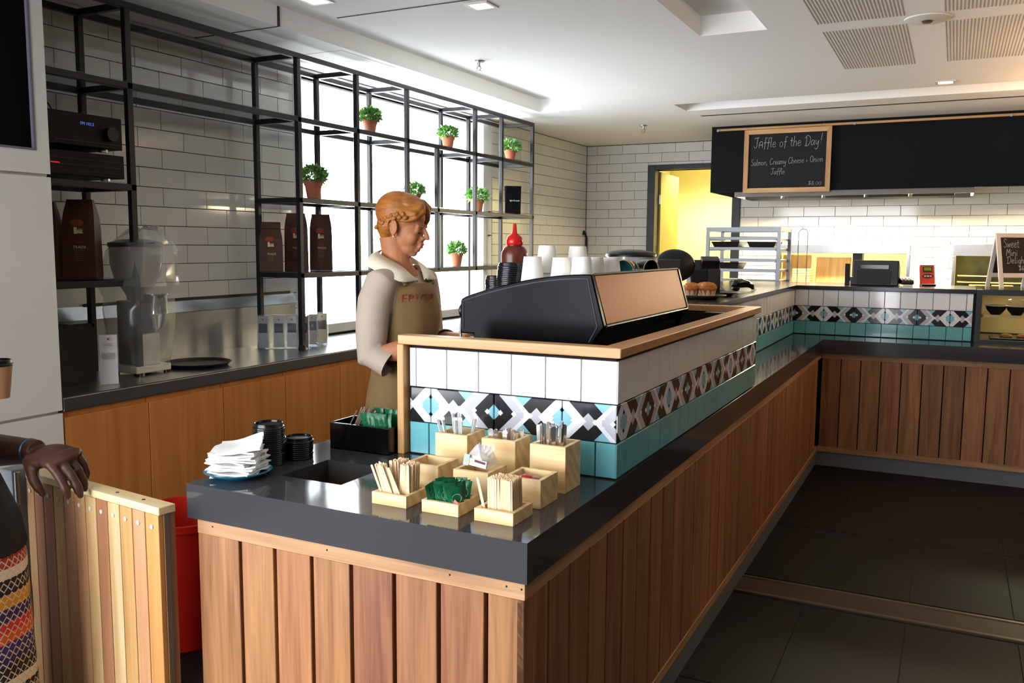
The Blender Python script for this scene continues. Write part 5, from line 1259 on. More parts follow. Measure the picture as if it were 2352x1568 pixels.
for k in range(5):
    tag(MB().lathe([(.001, 0), (.035, .0), (.04, .008), (.03, .02), (.001, .026)], 16, c=(1.13+.10*k, 5.24+.01*(k % 2), H+.031)).build('biscuit', mat('biscuit_gold', '#a8702f', .8, bump=.4, bscale=60), smooth=True), 'golden biscuit on the tray in the display cabinet', 'biscuit', 'biscuits on the cabinet tray')
tag(MB().box(1.03, 1.75, 5.14, 5.36, H+.0105, H+.03).build('biscuit_tray', M_bowl, bevel=.004), 'dark tray of biscuits on the display cabinet floor', 'tray')

# ================================================================== KITCHEN AT THE BACK
# baker's rack with pans
rk = thing('bakers_rack', 'steel tray rack loaded with foil pans behind the servery', 'rack', (-.765, 5.90, 0))
rx0, rx1, ry0, ry1, rzt = -1.052, -.480, 5.80, 6.32, 1.70
rx0, rx1 = -1.10, -.512
M_rack = mat('rack_steel', '#7d8084', .35, metal=.9)
for x in (rx0, rx1):
    for y in (ry0, ry1): MB().box(x-.014, x+.014, y-.014, y+.014, .06, rzt).build('upright', M_rack, rk, world=True); MB().ell((x, y, .03), (.03, .03, .03)).build('castor', M_blk, rk, world=True)
for y in (ry0, ry1): MB().box(rx0, rx1, y-.012, y+.012, rzt-.035, rzt).build('top_rail', M_rack, rk, world=True)
for x in (rx0, rx1): MB().box(x-.012, x+.012, ry0, ry1, rzt-.035, rzt).build('top_rail', M_rack, rk, world=True)
lev = [1.60, 1.515, 1.42, 1.335, 1.245, 1.16, .9, .6, .3]
for z in lev:
    for x in (rx0+.02, rx1-.02): MB().box(x-.008, x+.008, ry0, ry1, z-.012, z).build('runner', M_rack, rk, world=True)
M_foil = mat('aluminium_pan', '#6f6c68', .32, metal=1., bump=.5, bscale=50)
labs = ['top', 'second', 'third', 'fourth', 'fifth']
for i, z in enumerate(lev[:6]):
    tag(MB().box(rx0+.016, rx1-.016, ry0-.01, ry1, z, z+.010).box(rx0+.016, rx1-.016, ry0-.014, ry0-.01, z-.006, z+.020).build('sheet_tray', M_rack, bevel=.002, seg=1), 'flat steel sheet tray, %s from the top of the rack' % ['first', 'second', 'third', 'fourth', 'fifth', 'sixth'][i], 'tray', 'sheet trays in the rack')
    if i in (1, 3, 5):
        for k, x in enumerate((-.96, -.66)):
            if i > 1 and k: continue
            pn = MB(); w, d, h_ = .12, .16, .055
            pn.add([(-w*.8, -d*.8, 0), (w*.8, -d*.8, 0), (w*.8, d*.8, 0), (-w*.8, d*.8, 0), (-w, -d, h_), (w, -d, h_), (w, d, h_), (-w, d, h_), (-w*1.06, -d*1.06, h_), (w*1.06, -d*1.06, h_), (w*1.06, d*1.06, h_), (-w*1.06, d*1.06, h_)],
                   [(3, 2, 1, 0), (0, 1, 5, 4), (1, 2, 6, 5), (2, 3, 7, 6), (3, 0, 4, 7), (4, 5, 9, 8), (5, 6, 10, 9), (6, 7, 11, 10), (7, 4, 8, 11)])
            o = pn.build('baking_pan', M_foil, fixn=True); o.location = (x, ry0+.19, z+.0105)
            tag(o, 'foil baking pan %s in the rack' % {(1, 0): 'at the upper left', (1, 1): 'at the upper right', (3, 0): 'on the middle level', (5, 0): 'on the lowest visible level'}[(i, k)], 'pan', 'foil pans in the rack')
wr = thing('wire_stand', 'thin wire stand beside the tray rack', 'stand', (-.36, 6.2, 0))
MB().tube([(-.42, 6.2, .9), (-.42, 6.2, 1.66), (-.40, 6.2, 1.69), (-.36, 6.2, 1.69), (-.345, 6.2, 1.66), (-.345, 6.2, .9)], .004, 6).build('wire', M_ss, wr, world=True, smooth=True); MB().box(-.45, -.32, 6.1, 6.3, 0, .9).build('base', M_ss, wr, world=True)
# servery pass through the back wall
ps1 = thing('window_3', 'stainless framed pass-through into the lit prep room', 'window', (-.2, YB, PZ0)); ps1['kind'] = 'structure'
for x0, x1, z0, z1 in ((PX0, PX1, PZ1-.085, PZ1), (PX1-.03, PX1, PZ0, PZ1-.085), (PX0, PX0+.03, PZ0, PZ1-.085)): MB().box(x0, x1, YB-.02, YB+.14, z0, z1).build('steel_frame', M_ss, ps1, world=True, bevel=.003)
MB().box(PX0, PX1, YB-.10, YB+.35, PZ0-.03, PZ0).build('steel_sill', M_ss, ps1, world=True, bevel=.003)
ps2 = thing('window_4', 'second stainless framed pass with shelves behind', 'window', (1.25, YB, QZ0)); ps2['kind'] = 'structure'
for x0, x1, z0, z1 in ((QX0, QX1, QZ1-.11, QZ1), (QX0, QX0+.025, QZ0, QZ1-.11), (QX1-.03, QX1, QZ0, QZ1-.11)): MB().box(x0, x1, YB-.02, YB+.14, z0, z1).build('steel_frame', M_ss, ps2, world=True, bevel=.003)
MB().box(QX0, QX1, YB-.08, YB+.4, QZ0-.03, QZ0).build('steel_sill', M_ss, ps2, world=True, bevel=.003)
MB().box(QX0+.03, QX1, YB+.38, YB+.40, QZ0, QZ1).build('back_panel', mat('khaki_panel', '#8a8a5a', .5, var=.3, nscale=9), ps2, world=True)
for z, x1 in ((1.21, 1.6), (1.27, 1.7)): MB().box(QX0+.05, x1, YB+.12, YB+.34, z, z+.008).build('shelf', mat('pass_shelf', '#e9e2a8', .4), ps2, world=True)
# bread and boards on the first pass
M_bread = mat('bread_slice', '#e6c384', .85); M_board = wood('chopping_board', '#d9a55c', '#f0cf90', 'z', .6)
for k in range(6):
    tag(MB().box(-.70, -.52, YB+.02, YB+.20, PZ0+.001+.025*k, PZ0+.023+.025*k).build('bread_slice', M_bread, bevel=.004, seg=1), 'square bread slice in the stack on the pass', 'bread', 'bread slices stacked on the pass')
for k, (x0, x1, z1) in enumerate(((-.50, -.16, .27), (-.84, -.55, .29))):
    o = MB().box(x0, x1, 0, .02, 0, z1).build('chopping_board', M_board, bevel=.01); o.location = (0, YB+.24, PZ0+.001); o.rotation_euler = (R(-8), 0, 0)
    tag(o, ('wide chopping board leaning in the pass, beside the dark gap' if k == 0 else 'chopping board leaning behind the bread stack'), 'board')
tag(MB().box(-.15, -.06, YB+.30, YB+.5, PZ0, PZ0+.33).build('dark_cabinet', M_blk), 'dark upright cabinet seen through the pass', 'cabinet')
for k, (x, s) in enumerate(((1.02, .10), (1.22, .11))):
    for j in range(6):
        tag(MB().box(x-s, x+s*.6, YB+.02, YB+.18, QZ0+.001+.016*j, QZ0+.015+.016*j).build('takeaway_tray', mat('cardboard_tray', '#c79a5a', .8), bevel=.003, seg=1), ('cardboard tray in the stack left of the A-board' if k == 0 else 'cardboard tray in the stack behind the A-board'), 'tray', 'cardboard trays, stack %s' % ('one' if k == 0 else 'two'))
tag(MB().box(-1.1, 3.0, 7.02, 7.64, .0, .92).build('kitchen_bench', M_ss, bevel=.004), 'stainless kitchen bench along the back wall', 'bench')

# ================================================================== CEILING FIXTURES
M_dl = emis('downlight_glow', '#ffd9a0', 6)
def downlight(x, y, lab, on=True):
    t = thing('downlight', lab, 'light', (x, y, ZC), 0)
    b = MB()
    for a, c, e, g_ in ((-.062, .062, -.062, -.045), (-.062, .062, .045, .062), (-.062, -.045, -.045, .045), (.045, .062, -.045, .045)): b.box(a, c, e, g_, -.006, 0)
    b.build('bezel', mat('fixture_white', '#d8d4cc', .5), t)
    MB().box(-.045, .045, -.045, .045, -.0035, -.001).build('lens', M_dl, t)
    spot(lab.split()[0]+'_downlight', (x, y, ZC-.02), 6, (1., .8, .52), 120, .7, .05)
downlight(-1.255, 2.066, 'square recessed downlight above the barista'); downlight(.665, 5.065, 'small recessed downlight near the hood on the right'); downlight(-1.90, 1.66, 'recessed downlight at the top edge beside the window trough')
def sprinkler(x, y, lab):
    t = thing('sprinkler', lab, 'sprinkler', (x, y, ZC))
    MB().lathe([(.035, 0), (.033, -.006), (.01, -.008), (.008, -.03), (.012, -.034), (.012, -.038), (.001, -.038)], 18).build('rose', M_ss, t, smooth=True, angle=40)
    for s in (-1, 1): MB().tube([(.008*s, 0, -.03), (.014*s, 0, -.045), (.004*s, 0, -.06)], .003, 6).build('yoke', M_ss, t)
    MB().lathe([(.001, -.062), (.02, -.062), (.02, -.059), (.001, -.059)], 12).build('deflector', M_ss, t)
sprinkler(-1.866, 3.147, 'fire sprinkler head above the window shelving'); sprinkler(-1.859, 6.285, 'smaller fire sprinkler head near the far tiled corner')
sd = thing('smoke_detector', 'round white ceiling disc with a small dark centre', 'detector', (.602, 3.205, ZC))
MB().lathe([(.105, 0), (.105, -.006), (.09, -.012), (.001, -.014)], 32).build('disc', mat('fixture_white', '#d8d4cc', .5), sd, smooth=True, angle=40); MB().lathe([(.028, -.013), (.02, -.022), (.001, -.024)], 16).build('sensor', mat('sensor_brown', '#4b3d33', .5), sd, smooth=True)
hp = thing('access_hatch', 'square access hatch outline in the ceiling beside the window', 'hatch', (-2.5, 2.9, ZC))
for a, c, e, g_ in ((-2.72, -2.44, 2.55, 2.554), (-2.444, -2.44, 2.554, 3.1)): MB().box(a, c, e, g_, ZC-.001, ZC+.002).build('joint', mat('hatch_joint', '#a7a49d', .8), hp, world=True)

# added bowl pendants, unseen right of the frame, put in to warm the ceiling
for k, (px_, py_) in enumerate(((1.8, 5.15), (1.8, 3.9), (1.9, 2.4))):
    pd = thing('added_bowl_pendant', 'added black bowl pendant, out of view, warming the ceiling, %s from the hood' % ['first', 'second', 'third'][k], 'lamp', (px_, py_, 2.05), group='added bowl pendants')
    MB().lathe([(.001, 0), (.10, .005), (.17, .06), (.19, .11), (.185, .11), (.165, .065), (.095, .012), (.001, .008)], 28).build('bowl_shade', M_steelb, pd, smooth=True, angle=50)
    MB().cyl((0, 0, .05), (0, 0, ZC-2.05), .006, n=8).build('cord', M_steelb, pd)
    MB().ell((0, 0, .06), .035).build('bulb', emis('added_warm_bulb', '#ffd9a0', 12), pd, smooth=True)
    area('added_uplight_%s' % 'abc'[k], (px_, py_, 2.15), (R(180), 0, 0), .28, .28, 14, (1., .60, .30))
# ================================================================== GATE AND BIN
GL0 = Vector((-1.029, -.077, 0)); GL1 = Vector((-1.679, -.003, 0)); gd = GL1-GL0; gw = gd.length
gt = thing('timber_gate', 'half-height gate of mixed timber slats with a pale capping rail', 'gate', (GL0.x, GL0.y, 0), math.atan2(gd.y, gd.x))
# local: x runs from the latch edge to the hinge, +y... the face towards the photographer is +y after the turn
GH, GT_ = .85, .050
slcols = [('#a8743e', '#cf9a5a'), ('#a9744c', '#d0a078'), ('#aa7b45', '#d0a56c'), ('#bf9a68', '#e0c79a'), ('#8c5a38', '#b98560'), ('#b98f58', '#d9b985'), ('#9c6a45', '#c4946b'), ('#a3704a', '#cd9b70'), ('#b08650', '#d9b67c'), ('#8f5d40', '#b98460'), ('#93623f', '#bf8a5e'), ('#a4784a', '#cfa676')]
n = 12; edges = [.0, .0605, .118, .175, .232, .286, .340, .395, .449, .504, .558, .608, gw-.002]
for i in range(n):
    a, c = edges[i]+.0018, edges[i+1]-.0018
    w_ = wood('gate_slat_%d' % i, slcols[i][0], slcols[i][1], 'z', .5, scale=.8, objvar=.02)
    MB().box(a, c, GT_/2-.014-.025, GT_/2-.025+0.0, .06, GH-.022).xf(Matrix.Translation((0, .0, 0))).build('slat', w_, gt, bevel=.001, seg=1)
    s = MB().cyl(((a+c)/2, .0, GH-.055), ((a+c)/2, .0025, GH-.055),   .0062, n=12).build('screw', mat('screw_zinc', '#c9c9c6', .5), gt, smooth=True)
# keep the face plane at y=0 and the body behind it (-y local)
M_gcap = wood('gate_capping', '#d3b680', '#ecd9ab', 'x', .5, objvar=.02)
MB().box(-.002, gw, -.050, .001, GH-.021, GH).build('capping_rail', M_gcap, gt, bevel=.0015, seg=1)
for i in range(n):
    a, c = edges[i]+.0018, edges[i+1]-.0018
    MB().box(a, c, -.050, -.036, .06, GH-.022).build('back_slat', M_clad, gt)
MB().box(.004, gw-.004, -.036, -.014, .06, GH-.022).build('core_board', mat('core_grey', '#74767a', .5, metal=.3), gt)
MB().box(-.0015, .004, -.016, -.0145, .06, GH-.022).build('edge_strip', M_clad, gt)
for x in (.22, .10, .45): MB().cyl((x, -.025, GH-.0005), (x, -.025, GH+.0008), .005, n=10).build('cap_screw', M_back, gt)
# hinge post at the far end of the gate
hp_ = thing('hinge_post', 'grey metal post carrying the gate hinges', 'post', (-1.76, .02, 0))
MB().box(-1.76, -1.70, -.03, .05, 0, .855).build('post', mat('post_grey', '#8b8f95', .5), hp_, world=True, bevel=.004)
for z in (.80, .45, .12): MB().cyl((-1.69, -.02, z-.05), (-1.69, -.02, z+.05), .009, n=10).build('hinge', M_ss, hp_, world=True)
bn_ = thing('red_bin', 'red plastic bin standing on the floor behind the gate', 'bin', (-1.84, .74, 0))
MB().lathe([(.001, 0), (.165, 0), (.172, .01), (.205, .47), (.218, .475), (.218, .50), (.203, .50), (.198, .47), (.16, .02), (.001, .015)], 40).build('tub', mat('red_plastic', '#b01708', .4), bn_, smooth=True, angle=40)
# ================================================================== PEOPLE
def limb(b, pts, rad, n=16, flat=1.): b.tube(pts, rad, n, caps=True, flat=flat)
def hand_pieces(b, wrist, fwd, up, side, s=1., curl=(20, 30, 25), thumb=(35, 20), spread=5., fcurl=None, tz_=.35):
    """wrist: position; fwd: along the palm; up: back of the hand; side: direction of the thumb.  Palm, four unequal jointed fingers, thumb."""
    fwd, up, side = Vector(fwd).normalized(), Vector(up).normalized(), Vector(side).normalized()
    Mx = Matrix((fwd, side, up)).transposed()
    def P(x, y, z): return Vector(wrist)+Mx @ Vector((x*s, y*s, z*s))
    b.ell(P(.045, -.001, 0), (.052*s, .040*s, .0145*s), rot=Mx, nu=20, nv=12)
    b.ell(P(.078, 0, .001), (.022*s, .041*s, .0125*s), rot=Mx, nu=20, nv=12)
    b.ell(P(.03, .026, -.004), (.032*s, .017*s, .014*s), rot=Mx, nu=16, nv=10)
    tips = []
    for k, (y, L, r) in enumerate(((.030, .072, .0088), (.010, .080, .0092), (-.010, .075, .0088), (-.029, .059, .0078))):
        c = (fcurl or [curl]*4)[k]; a = 0; p = Vector((.086-.004*abs(k-1), y, .001)); pts = [p.copy()-Vector((.02, 0, 0))]; rad = [r*1.05*s]; pts.append(p.copy()); rad.append(r*1.12*s)
        sp_ = R(spread*(1.5-k)*.5)
        for f_, q in zip((.45, .31, .24), c):
            a += R(q); d = Vector((math.cos(a)*math.cos(sp_), math.sin(sp_), -math.sin(a)))
            p = p+d*L*f_*.5; pts.append(p.copy()); rad.append(r*.94*s); p = p+d*L*f_*.5; pts.append(p.copy()); rad.append(r*1.0*s)
        rad[-1] = r*.62*s
        W_ = [Vector(wrist)+Mx @ (q_*s) for q_ in pts]; b.tube(W_, rad, 12); b.ell(W_[-1], r*.66*s, nu=10, nv=8); tips.append((W_[-1], W_[-2]))
    t0 = Vector((.018, .030, -.004)); a1, a2 = thumb; d1 = Vector((math.cos(R(a1)), math.sin(R(a1)), -tz_)).normalized(); d2 = Vector((math.cos(R(a2)), math.sin(R(a2)), -tz_*2.1)).normalized()
    tp = [t0, t0+d1*.030, t0+d1*.045, t0+d1*.045+d2*.016, t0+d1*.045+d2*.030]; W_ = [Vector(wrist)+Mx @ (q_*s) for q_ in tp]
    b.tube(W_, [.0135*s, .0115*s, .0105*s, .0098*s, .0062*s], 12); b.ell(W_[-1], .0064*s, nu=10, nv=8); tips.append((W_[-1], W_[-2]))
    return tips
def from_mesh(me, name, m, parent, root):
    me.materials.clear(); me.materials.append(m)
    if root is not None: me.transform(Matrix.Translation(-Vector(root)))
    return link(name, me, parent)
# ------------------------------------------------------------------ barista
BX0 = Vector((-1.075, 1.15, 0.))
HEADC = Vector((-1.088, 1.15, 1.602)); HR = Matrix.Rotation(R(13), 4, 'Z') @ Matrix.Rotation(R(13), 4, 'Y'); HS = .92
HM = Matrix.Translation(HEADC) @ HR @ Matrix.Scale(HS, 4)
def head(b):
    q = MB(); E = q.ell
    E((-.015, 0, .045), (.098, .075, .092), nu=28, nv=18); E((.032, 0, -.015), (.060, .060, .086), nu=24, nv=16); E((.035, 0, .05), (.052, .058, .05))
    E((.040, 0, -.072), (.046, .044, .036)); E((.066, 0, -.093), (.020, .021, .016)); E((.0, 0, -.06), (.05, .052, .04))
    for s in (-1, 1):
        E((.056, .034*s, -.030), (.030, .024, .032)); E((.083, .026*s, .022), (.012, .028, .009)); E((.0755, .031*s, .002), (.0135, .0145, .0125)); E((.099, .0115*s, -.025), (.011, .0085, .008))
        E((-.012, .073*s, -.006), (.017, .009, .031), rot=(0, R(-14), R(18*s)), nu=16, nv=12)
        ear = [(-.006+.021*math.cos(t), .080*s+.003*s, -.004+.031*math.sin(t)) for t in [R(a) for a in range(-70, 215, 19)]]
        q.tube([(x-.008-.25*(z+.004)*.6, y, z) for x, y, z in ear], .0048, 8); E((-.002, .078*s, -.034), (.008, .006, .009))
    q.tube([(.088, 0, .026), (.096, 0, .010), (.107, 0, -.006), (.114, 0, -.019)], [.008, .0085, .0105, .0115], 12); E((.1165, 0, -.0205), (.0105, .0105, .0095))
    E((.088, 0, -.040), (.014, .024, .014)); E((.097, 0, -.0495), (.010, .020, .0058)); E((.0945, 0, -.0615), (.010, .0175, .0068)); E((.083, 0, -.076), (.013, .02, .010))
    q.xf(HM); b.v, b.f, b.m = b.v, b.f, b.m; b.add(q.v, q.f)
sk = MB(); head(sk)
nb = HM @ Vector((-.028, 0, -.045)); limb(sk, [nb, nb*.5+Vector((-1.112, 1.15, 1.455))*.5, Vector((-1.112, 1.15, 1.455)), Vector((-1.10, 1.15, 1.40))], [.057, .053, .058, .075], 20)
for rr_ in ([(-1.09, 1.15, 1.30), (.08, .11, .12)], [(-1.085, 1.15, 1.12), (.07, .10, .15)], [(-1.08, 1.15, .95), (.09, .12, .14)]): sk.ell(*rr_, nu=24, nv=14)
for s in (-1, 1):
    limb(sk, [(-1.075, 1.15+.09*s, .90), (-1.07, 1.15+.095*s, .50), (-1.075, 1.15+.095*s, .26), (-1.09, 1.15+.095*s, .07)], [.085, .058, .05, .036]); sk.ell((-1.035, 1.15+.095*s, .035), (.115, .042, .034))
RS, RE, RW = Vector((-1.09, 1.005, 1.392)), Vector((-1.088, .962, 1.145)), Vector((-.86, 1.02, 1.165))
LS, LE, LW = Vector((-1.085, 1.292, 1.392)), Vector((-1.065, 1.315, 1.150)), Vector((-.85, 1.235, 1.175))
limb(sk, [RS, (RS+RE)/2, RE, (RE*.6+RW*.4), RW], [.048, .044, .041, .040, .026]); limb(sk, [LS, (LS+LE)/2, LE, (LE*.6+LW*.4), LW], [.048, .044, .041, .040, .026])
hand_pieces(sk, RW, (RW-RE).normalized(), (0, -.2, 1), (0, 1, .2), .95, (25, 35, 25)); hand_pieces(sk, LW, (LW-LE).normalized(), (0, .2, 1), (-.3, -1, .2), .95, (25, 35, 25))
M_skin = mat('fair_skin', '#bb7c56', .5, spec=.35, var=.05, nscale=30, sss=.12)
bar_me = remesh(sk, .0034, 3, 'person')
person = from_mesh(bar_me, 'person', M_skin, None, BX0); person.location = BX0
tag(person, 'barista with braided ginger hair, cream shirt and khaki apron beside the coffee machine', 'person')
def pchild(name, mb, m, **k): return mb.build(name, m, person, world=True, **k)
# face details
def hx(mb): return mb.xf(HM)
M_lip = mat('lip', '#a8594c', .4); M_hair = mat('ginger_hair', '#a8672a', .42, spec=.5, var=.35, nscale=70, stretch=(.25, .6, 1.), bump=.5, bscale=120)
lp = MB().ell((.0985, 0, -.0497), (.0092, .0165, .0046)).ell((.0962, 0, -.0612), (.0092, .0145, .0056)); pchild('lips', hx(lp), M_lip, smooth=True)
for s in (-1, 1):
    pchild('eyebrow', hx(MB().tube([(.092, .014*s, .026), (.090, .030*s, .031), (.078, .046*s, .026)], [.0030, .0036, .0020], 6)), M_hair, smooth=True)
    pchild('eyelash', hx(MB().tube([(.0905, .019*s, -.0030), (.0915, .031*s, -.0070), (.085, .0435*s, -.004)], [.0018, .0030, .0018], 6)), mat('lash', '#3a2218', .6), smooth=True)
    pchild('earring', hx(MB().ell((.002, .0845*s, -.040), .0038)), mat('pearl', '#efe6da', .2), smooth=True)
hr = MB()
hr.ell((-.030, 0, .056), (.098, .086, .086), nu=28, nv=18); hr.ell((-.056, 0, .0), (.052, .071, .066), nu=22, nv=14); hr.ell((-.056, 0, -.042), (.034, .050, .032), nu=18, nv=12)
hr.ell((.020, 0, .095), (.062, .070, .042), rot=(0, R(24), 0), nu=22, nv=14)
for s in (-1, 1):     # parted fringe swept back over the temples
    for k in range(9):
        t = k/8
        hr.tube([(.060-.05*t, .012*s, .118+.004*t), (.078-.055*t, (.045-.004*t)*s, .098), (.066-.05*t, (.070)*s, .066), (.030-.05*t, .080*s, .048-.01*t)], [.013, .015, .014, .010], 8)
hr.tube([(.062, .02, .112), (.078, .040, .082), (.078, .052, .050), (.066, .060, .012), (.054, .064, -.012)], [.014, .016, .015, .011, .004], 10)
hr.tube([(.062, .0, .115), (.080, .018, .092), (.082, .036, .068), (.074, .052, .040)], [.012, .013, .012, .009], 10)
hr.tube([(.072, -.02, .110), (.088, -.045, .080), (.070, -.068, .050), (.040, -.078, .034), (.012, -.080, .030)], [.012, .014, .012, .010, .006], 10)
hm_ = hr; hx(hm_); hair_me = remesh(hm_, .0034, 2, 'hair'); hair = from_mesh(hair_me, 'hair', M_hair, person, BX0)
br = MB()
for s in (-1, 1):
    for k in range(11):
        t = k/10; x = .038-.125*t; z = .050-.005*t-.060*t*t; y = (.090-.004*t-.030*t*t)*s
        br.ell((x, y, z+(.006 if k % 2 else -.006)), (.0125, .0095, .0095), rot=(0, R(55 if k % 2 else -45), R(-12*s)), nu=12, nv=8)
hx(br); br.v = [tuple(Vector(v)-BX0) for v in br.v]; bo_ = br.build('braid', M_hair, person, smooth=True, angle=60)
# clothes
M_shirt = mat('cream_shirt_shaded', '#bfae9f', .75, var=.05, nscale=9, bump=.25, bscale=14); M_apron = mat('khaki_apron', '#80663f', .8, var=.07, nscale=10, bump=.3, bscale=18)  # shirt greyer than its collar: shade put into the colour
def ringE(c, dx, dy, z, n=36, a0=0., a1=2*PI, sq=1., fold=0., nf=7):
    out = []
    for j in range(n):
        t = a0+(a1-a0)*(j/n if abs(a1-a0-2*PI) < 1e-6 else j/(n-1)); r = 1+fold*math.sin(nf*t+z*6)
        out.append((c[0]+dx*r*math.copysign(abs(math.cos(t))**sq, math.cos(t)), c[1]+dy*r*math.copysign(abs(math.sin(t))**sq, math.sin(t)), z))
    return out
TOR = [(.84, -1.08, .115, .150), (.95, -1.08, .115, .148), (1.06, -1.085, .098, .122), (1.16, -1.085, .104, .126), (1.25, -1.08, .116, .132), (1.32, -1.084, .108, .140), (1.38, -1.092, .090, .145), (1.415, -1.10, .072, .128), (1.44, -1.112, .066, .095)]
shb = MB(); shb.ring_loft([ringE((c, 1.15), dx, dy, z) for z, c, dx, dy in TOR])
shb.tube([RS+Vector((.0, .07, .01)), RS, RS*.75+RE*.25+Vector((-.01, -.012, 0)), RS*.45+RE*.55+Vector((-.012, -.014, 0)), RS*.2+RE*.8+Vector((-.012, -.008, 0)), RE+Vector((-.012, -.002, -.012)), RE*.85+RW*.15+Vector((0, 0, -.02))], [.058, .060, .062, .060, .058, .058, .054], 20)
shb.tube([LS+Vector((.0, -.07, .01)), LS, LS*.75+LE*.25, LS*.45+LE*.55, LE, LE*.85+LW*.15], [.058, .060, .060, .056, .054, .052], 20)
shirt = from_mesh(remesh(shb, .006, 5, 'shirt'), 'shirt', M_shirt, person, BX0)
# wide turned-back cuff hanging off the near sleeve, and the far one
def cuff(p0, p1, r0, r1, nm):
    b = MB(); p0, p1 = Vector(p0), Vector(p1); q_ = (p1-p0).to_track_quat('Z', 'Y').to_matrix(); n = 24
    def rg(p, r, k=1.): return [p+q_ @ Vector((r*math.cos(2*PI*j/n), r*k*math.sin(2*PI*j/n), 0)) for j in range(n)]
    b.ring_loft([rg(p0, r0, .8), rg(p1, r1, .8), rg(p1, r1-.004, .8), rg(p0, r0-.004, .8), rg(p0, r0, .8)], False, False); pchild(nm, b, M_shirt, smooth=True, angle=40)
cuff(RE+Vector((-.008, -.004, -.004)), RE+Vector((.062, .012, -.040)), .062, .066, 'cuff'); cuff(LE*.86+LW*.14, LE*.6+LW*.4, .060, .062, 'cuff')
# collar
inn = [(-1.176, 1.15, 1.514), (-1.160, 1.096, 1.506), (-1.115, 1.074, 1.488), (-1.050, 1.096, 1.450), (-1.006, 1.132, 1.396)]
out_ = [(-1.200, 1.15, 1.470), (-1.186, 1.060, 1.462), (-1.140, 1.002, 1.446), (-1.018, 1.030, 1.392), (-1.000, 1.127, 1.393)]
for s in (1, -1):
    def mir(p): return (p[0], 1.15+(p[1]-1.15)*s, p[2])
    V = []; n = 16
    def sp_line(P_, t):
        x = t*(len(P_)-1); i = min(int(x), len(P_)-2); f_ = x-i; p0, p1, p2, p3 = [Vector(P_[max(0, min(len(P_)-1, k))]) for k in (i-1, i, i+1, i+2)]
        return .5*((2*p1)+(p2-p0)*f_+(2*p0-5*p1+4*p2-p3)*f_*f_+(3*p1-p0-3*p2+p3)*f_**3)
    b = MB()
    for i in range(n+1):
        a, c = sp_line(inn, i/n), sp_line(out_, i/n); a += Vector((0, -.004, .004)); c += Vector((0, -.006, .012)); m_ = (a+c)/2+Vector((0, -.006, .008))
        V += [mir(a), mir(m_), mir(c)]
    F = [(3*i+k, 3*i+k+1, 3*i+k+4, 3*i+k+3) for i in range(n) for k in range(2)]
    b.add(V, F); co = pchild('collar', b, mat('collar_white', '#f1e7d0', .7), smooth=True, angle=80); sdm = co.modifiers.new('t', 'SOLIDIFY'); sdm.thickness = .004
# apron: bib shell, wrapped skirt, straps
ap = MB(); rows = []
for z, c, dx, dy, a in ((1.388, -1.087, .098, .122, 60), (1.355, -1.084, .112, .136, 64), (1.30, -1.081, .124, .142, 70), (1.24, -1.078, .127, .140, 78), (1.18, -1.083, .118, .136, 86), (1.12, -1.085, .112, .132, 98), (1.07, -1.085, .110, .132, 112)):
    rows.append([(c+dx*math.cos(t)*(1+.012*math.sin(9*t)), 1.15+dy*math.sin(t), z+(.004*math.cos(t))) for t in [R(-a+2*a*j/28) for j in range(29)]])
ap.ring_loft(rows, False, False, closed=False); o = pchild('apron_bib', ap, M_apron, smooth=True, angle=80); o.modifiers.new('t', 'SOLIDIFY').thickness = .004
skt = MB(); skt.ring_loft([ringE((-1.085, 1.15), dx, dy, z, 40, fold=fo) for z, dx, dy, fo in ((1.085, .110, .133, 0), (1.04, .116, .140, .006), (.98, .128, .156, .01), (.90, .136, .168, .012), (.80, .138, .172, .015), (.68, .140, .174, .02), (.56, .142, .176, .025))], False, False)
o = pchild('apron_skirt', skt, M_apron, smooth=True, angle=80); o.modifiers.new('t', 'SOLIDIFY').thickness = .003
for s in (-1, 1):
    pchild('apron_strap', MB().tube([(-1.010, 1.15+.088*s, 1.386), (-1.045, 1.15+.085*s, 1.425), (-1.095, 1.15+.082*s, 1.452), (-1.15, 1.15+.070*s, 1.445), (-1.18, 1.15+.05*s, 1.40)], .017, 10, flat=.30), M_apron, smooth=True)
M_red = mat('red_embroidery', '#8c2a1c', .8)
for k, ch in enumerate('EPICUR'):
    q = text_mb(ch, .042, .0008); th = R(-52+11*k); z = 1.338; c, dx, dy = -1.083, .1215, .1425
    if ch == 'I': th -= R(.5)
    p = Vector((c+dx*math.cos(th), 1.15+dy*math.sin(th), z)); nrm = Vector((math.cos(th)/dx, math.sin(th)/dy, 0)).normalized(); tx = Vector((0, 0, 1)).cross(nrm)
    Mt = Matrix((tx, Vector((0, 0, 1)), nrm)).transposed().to_4x4(); Mt.translation = p; q.xf(Mt); pchild('apron_lettering', q, M_red)
pchild('trousers', MB().tube([(-1.07, 1.055, .62), (-1.07, 1.055, .10)], [.085, .06], 16).tube([(-1.07, 1.245, .62), (-1.07, 1.245, .10)], [.085, .06], 16), mat('black_trousers', '#15151a', .8), smooth=True)

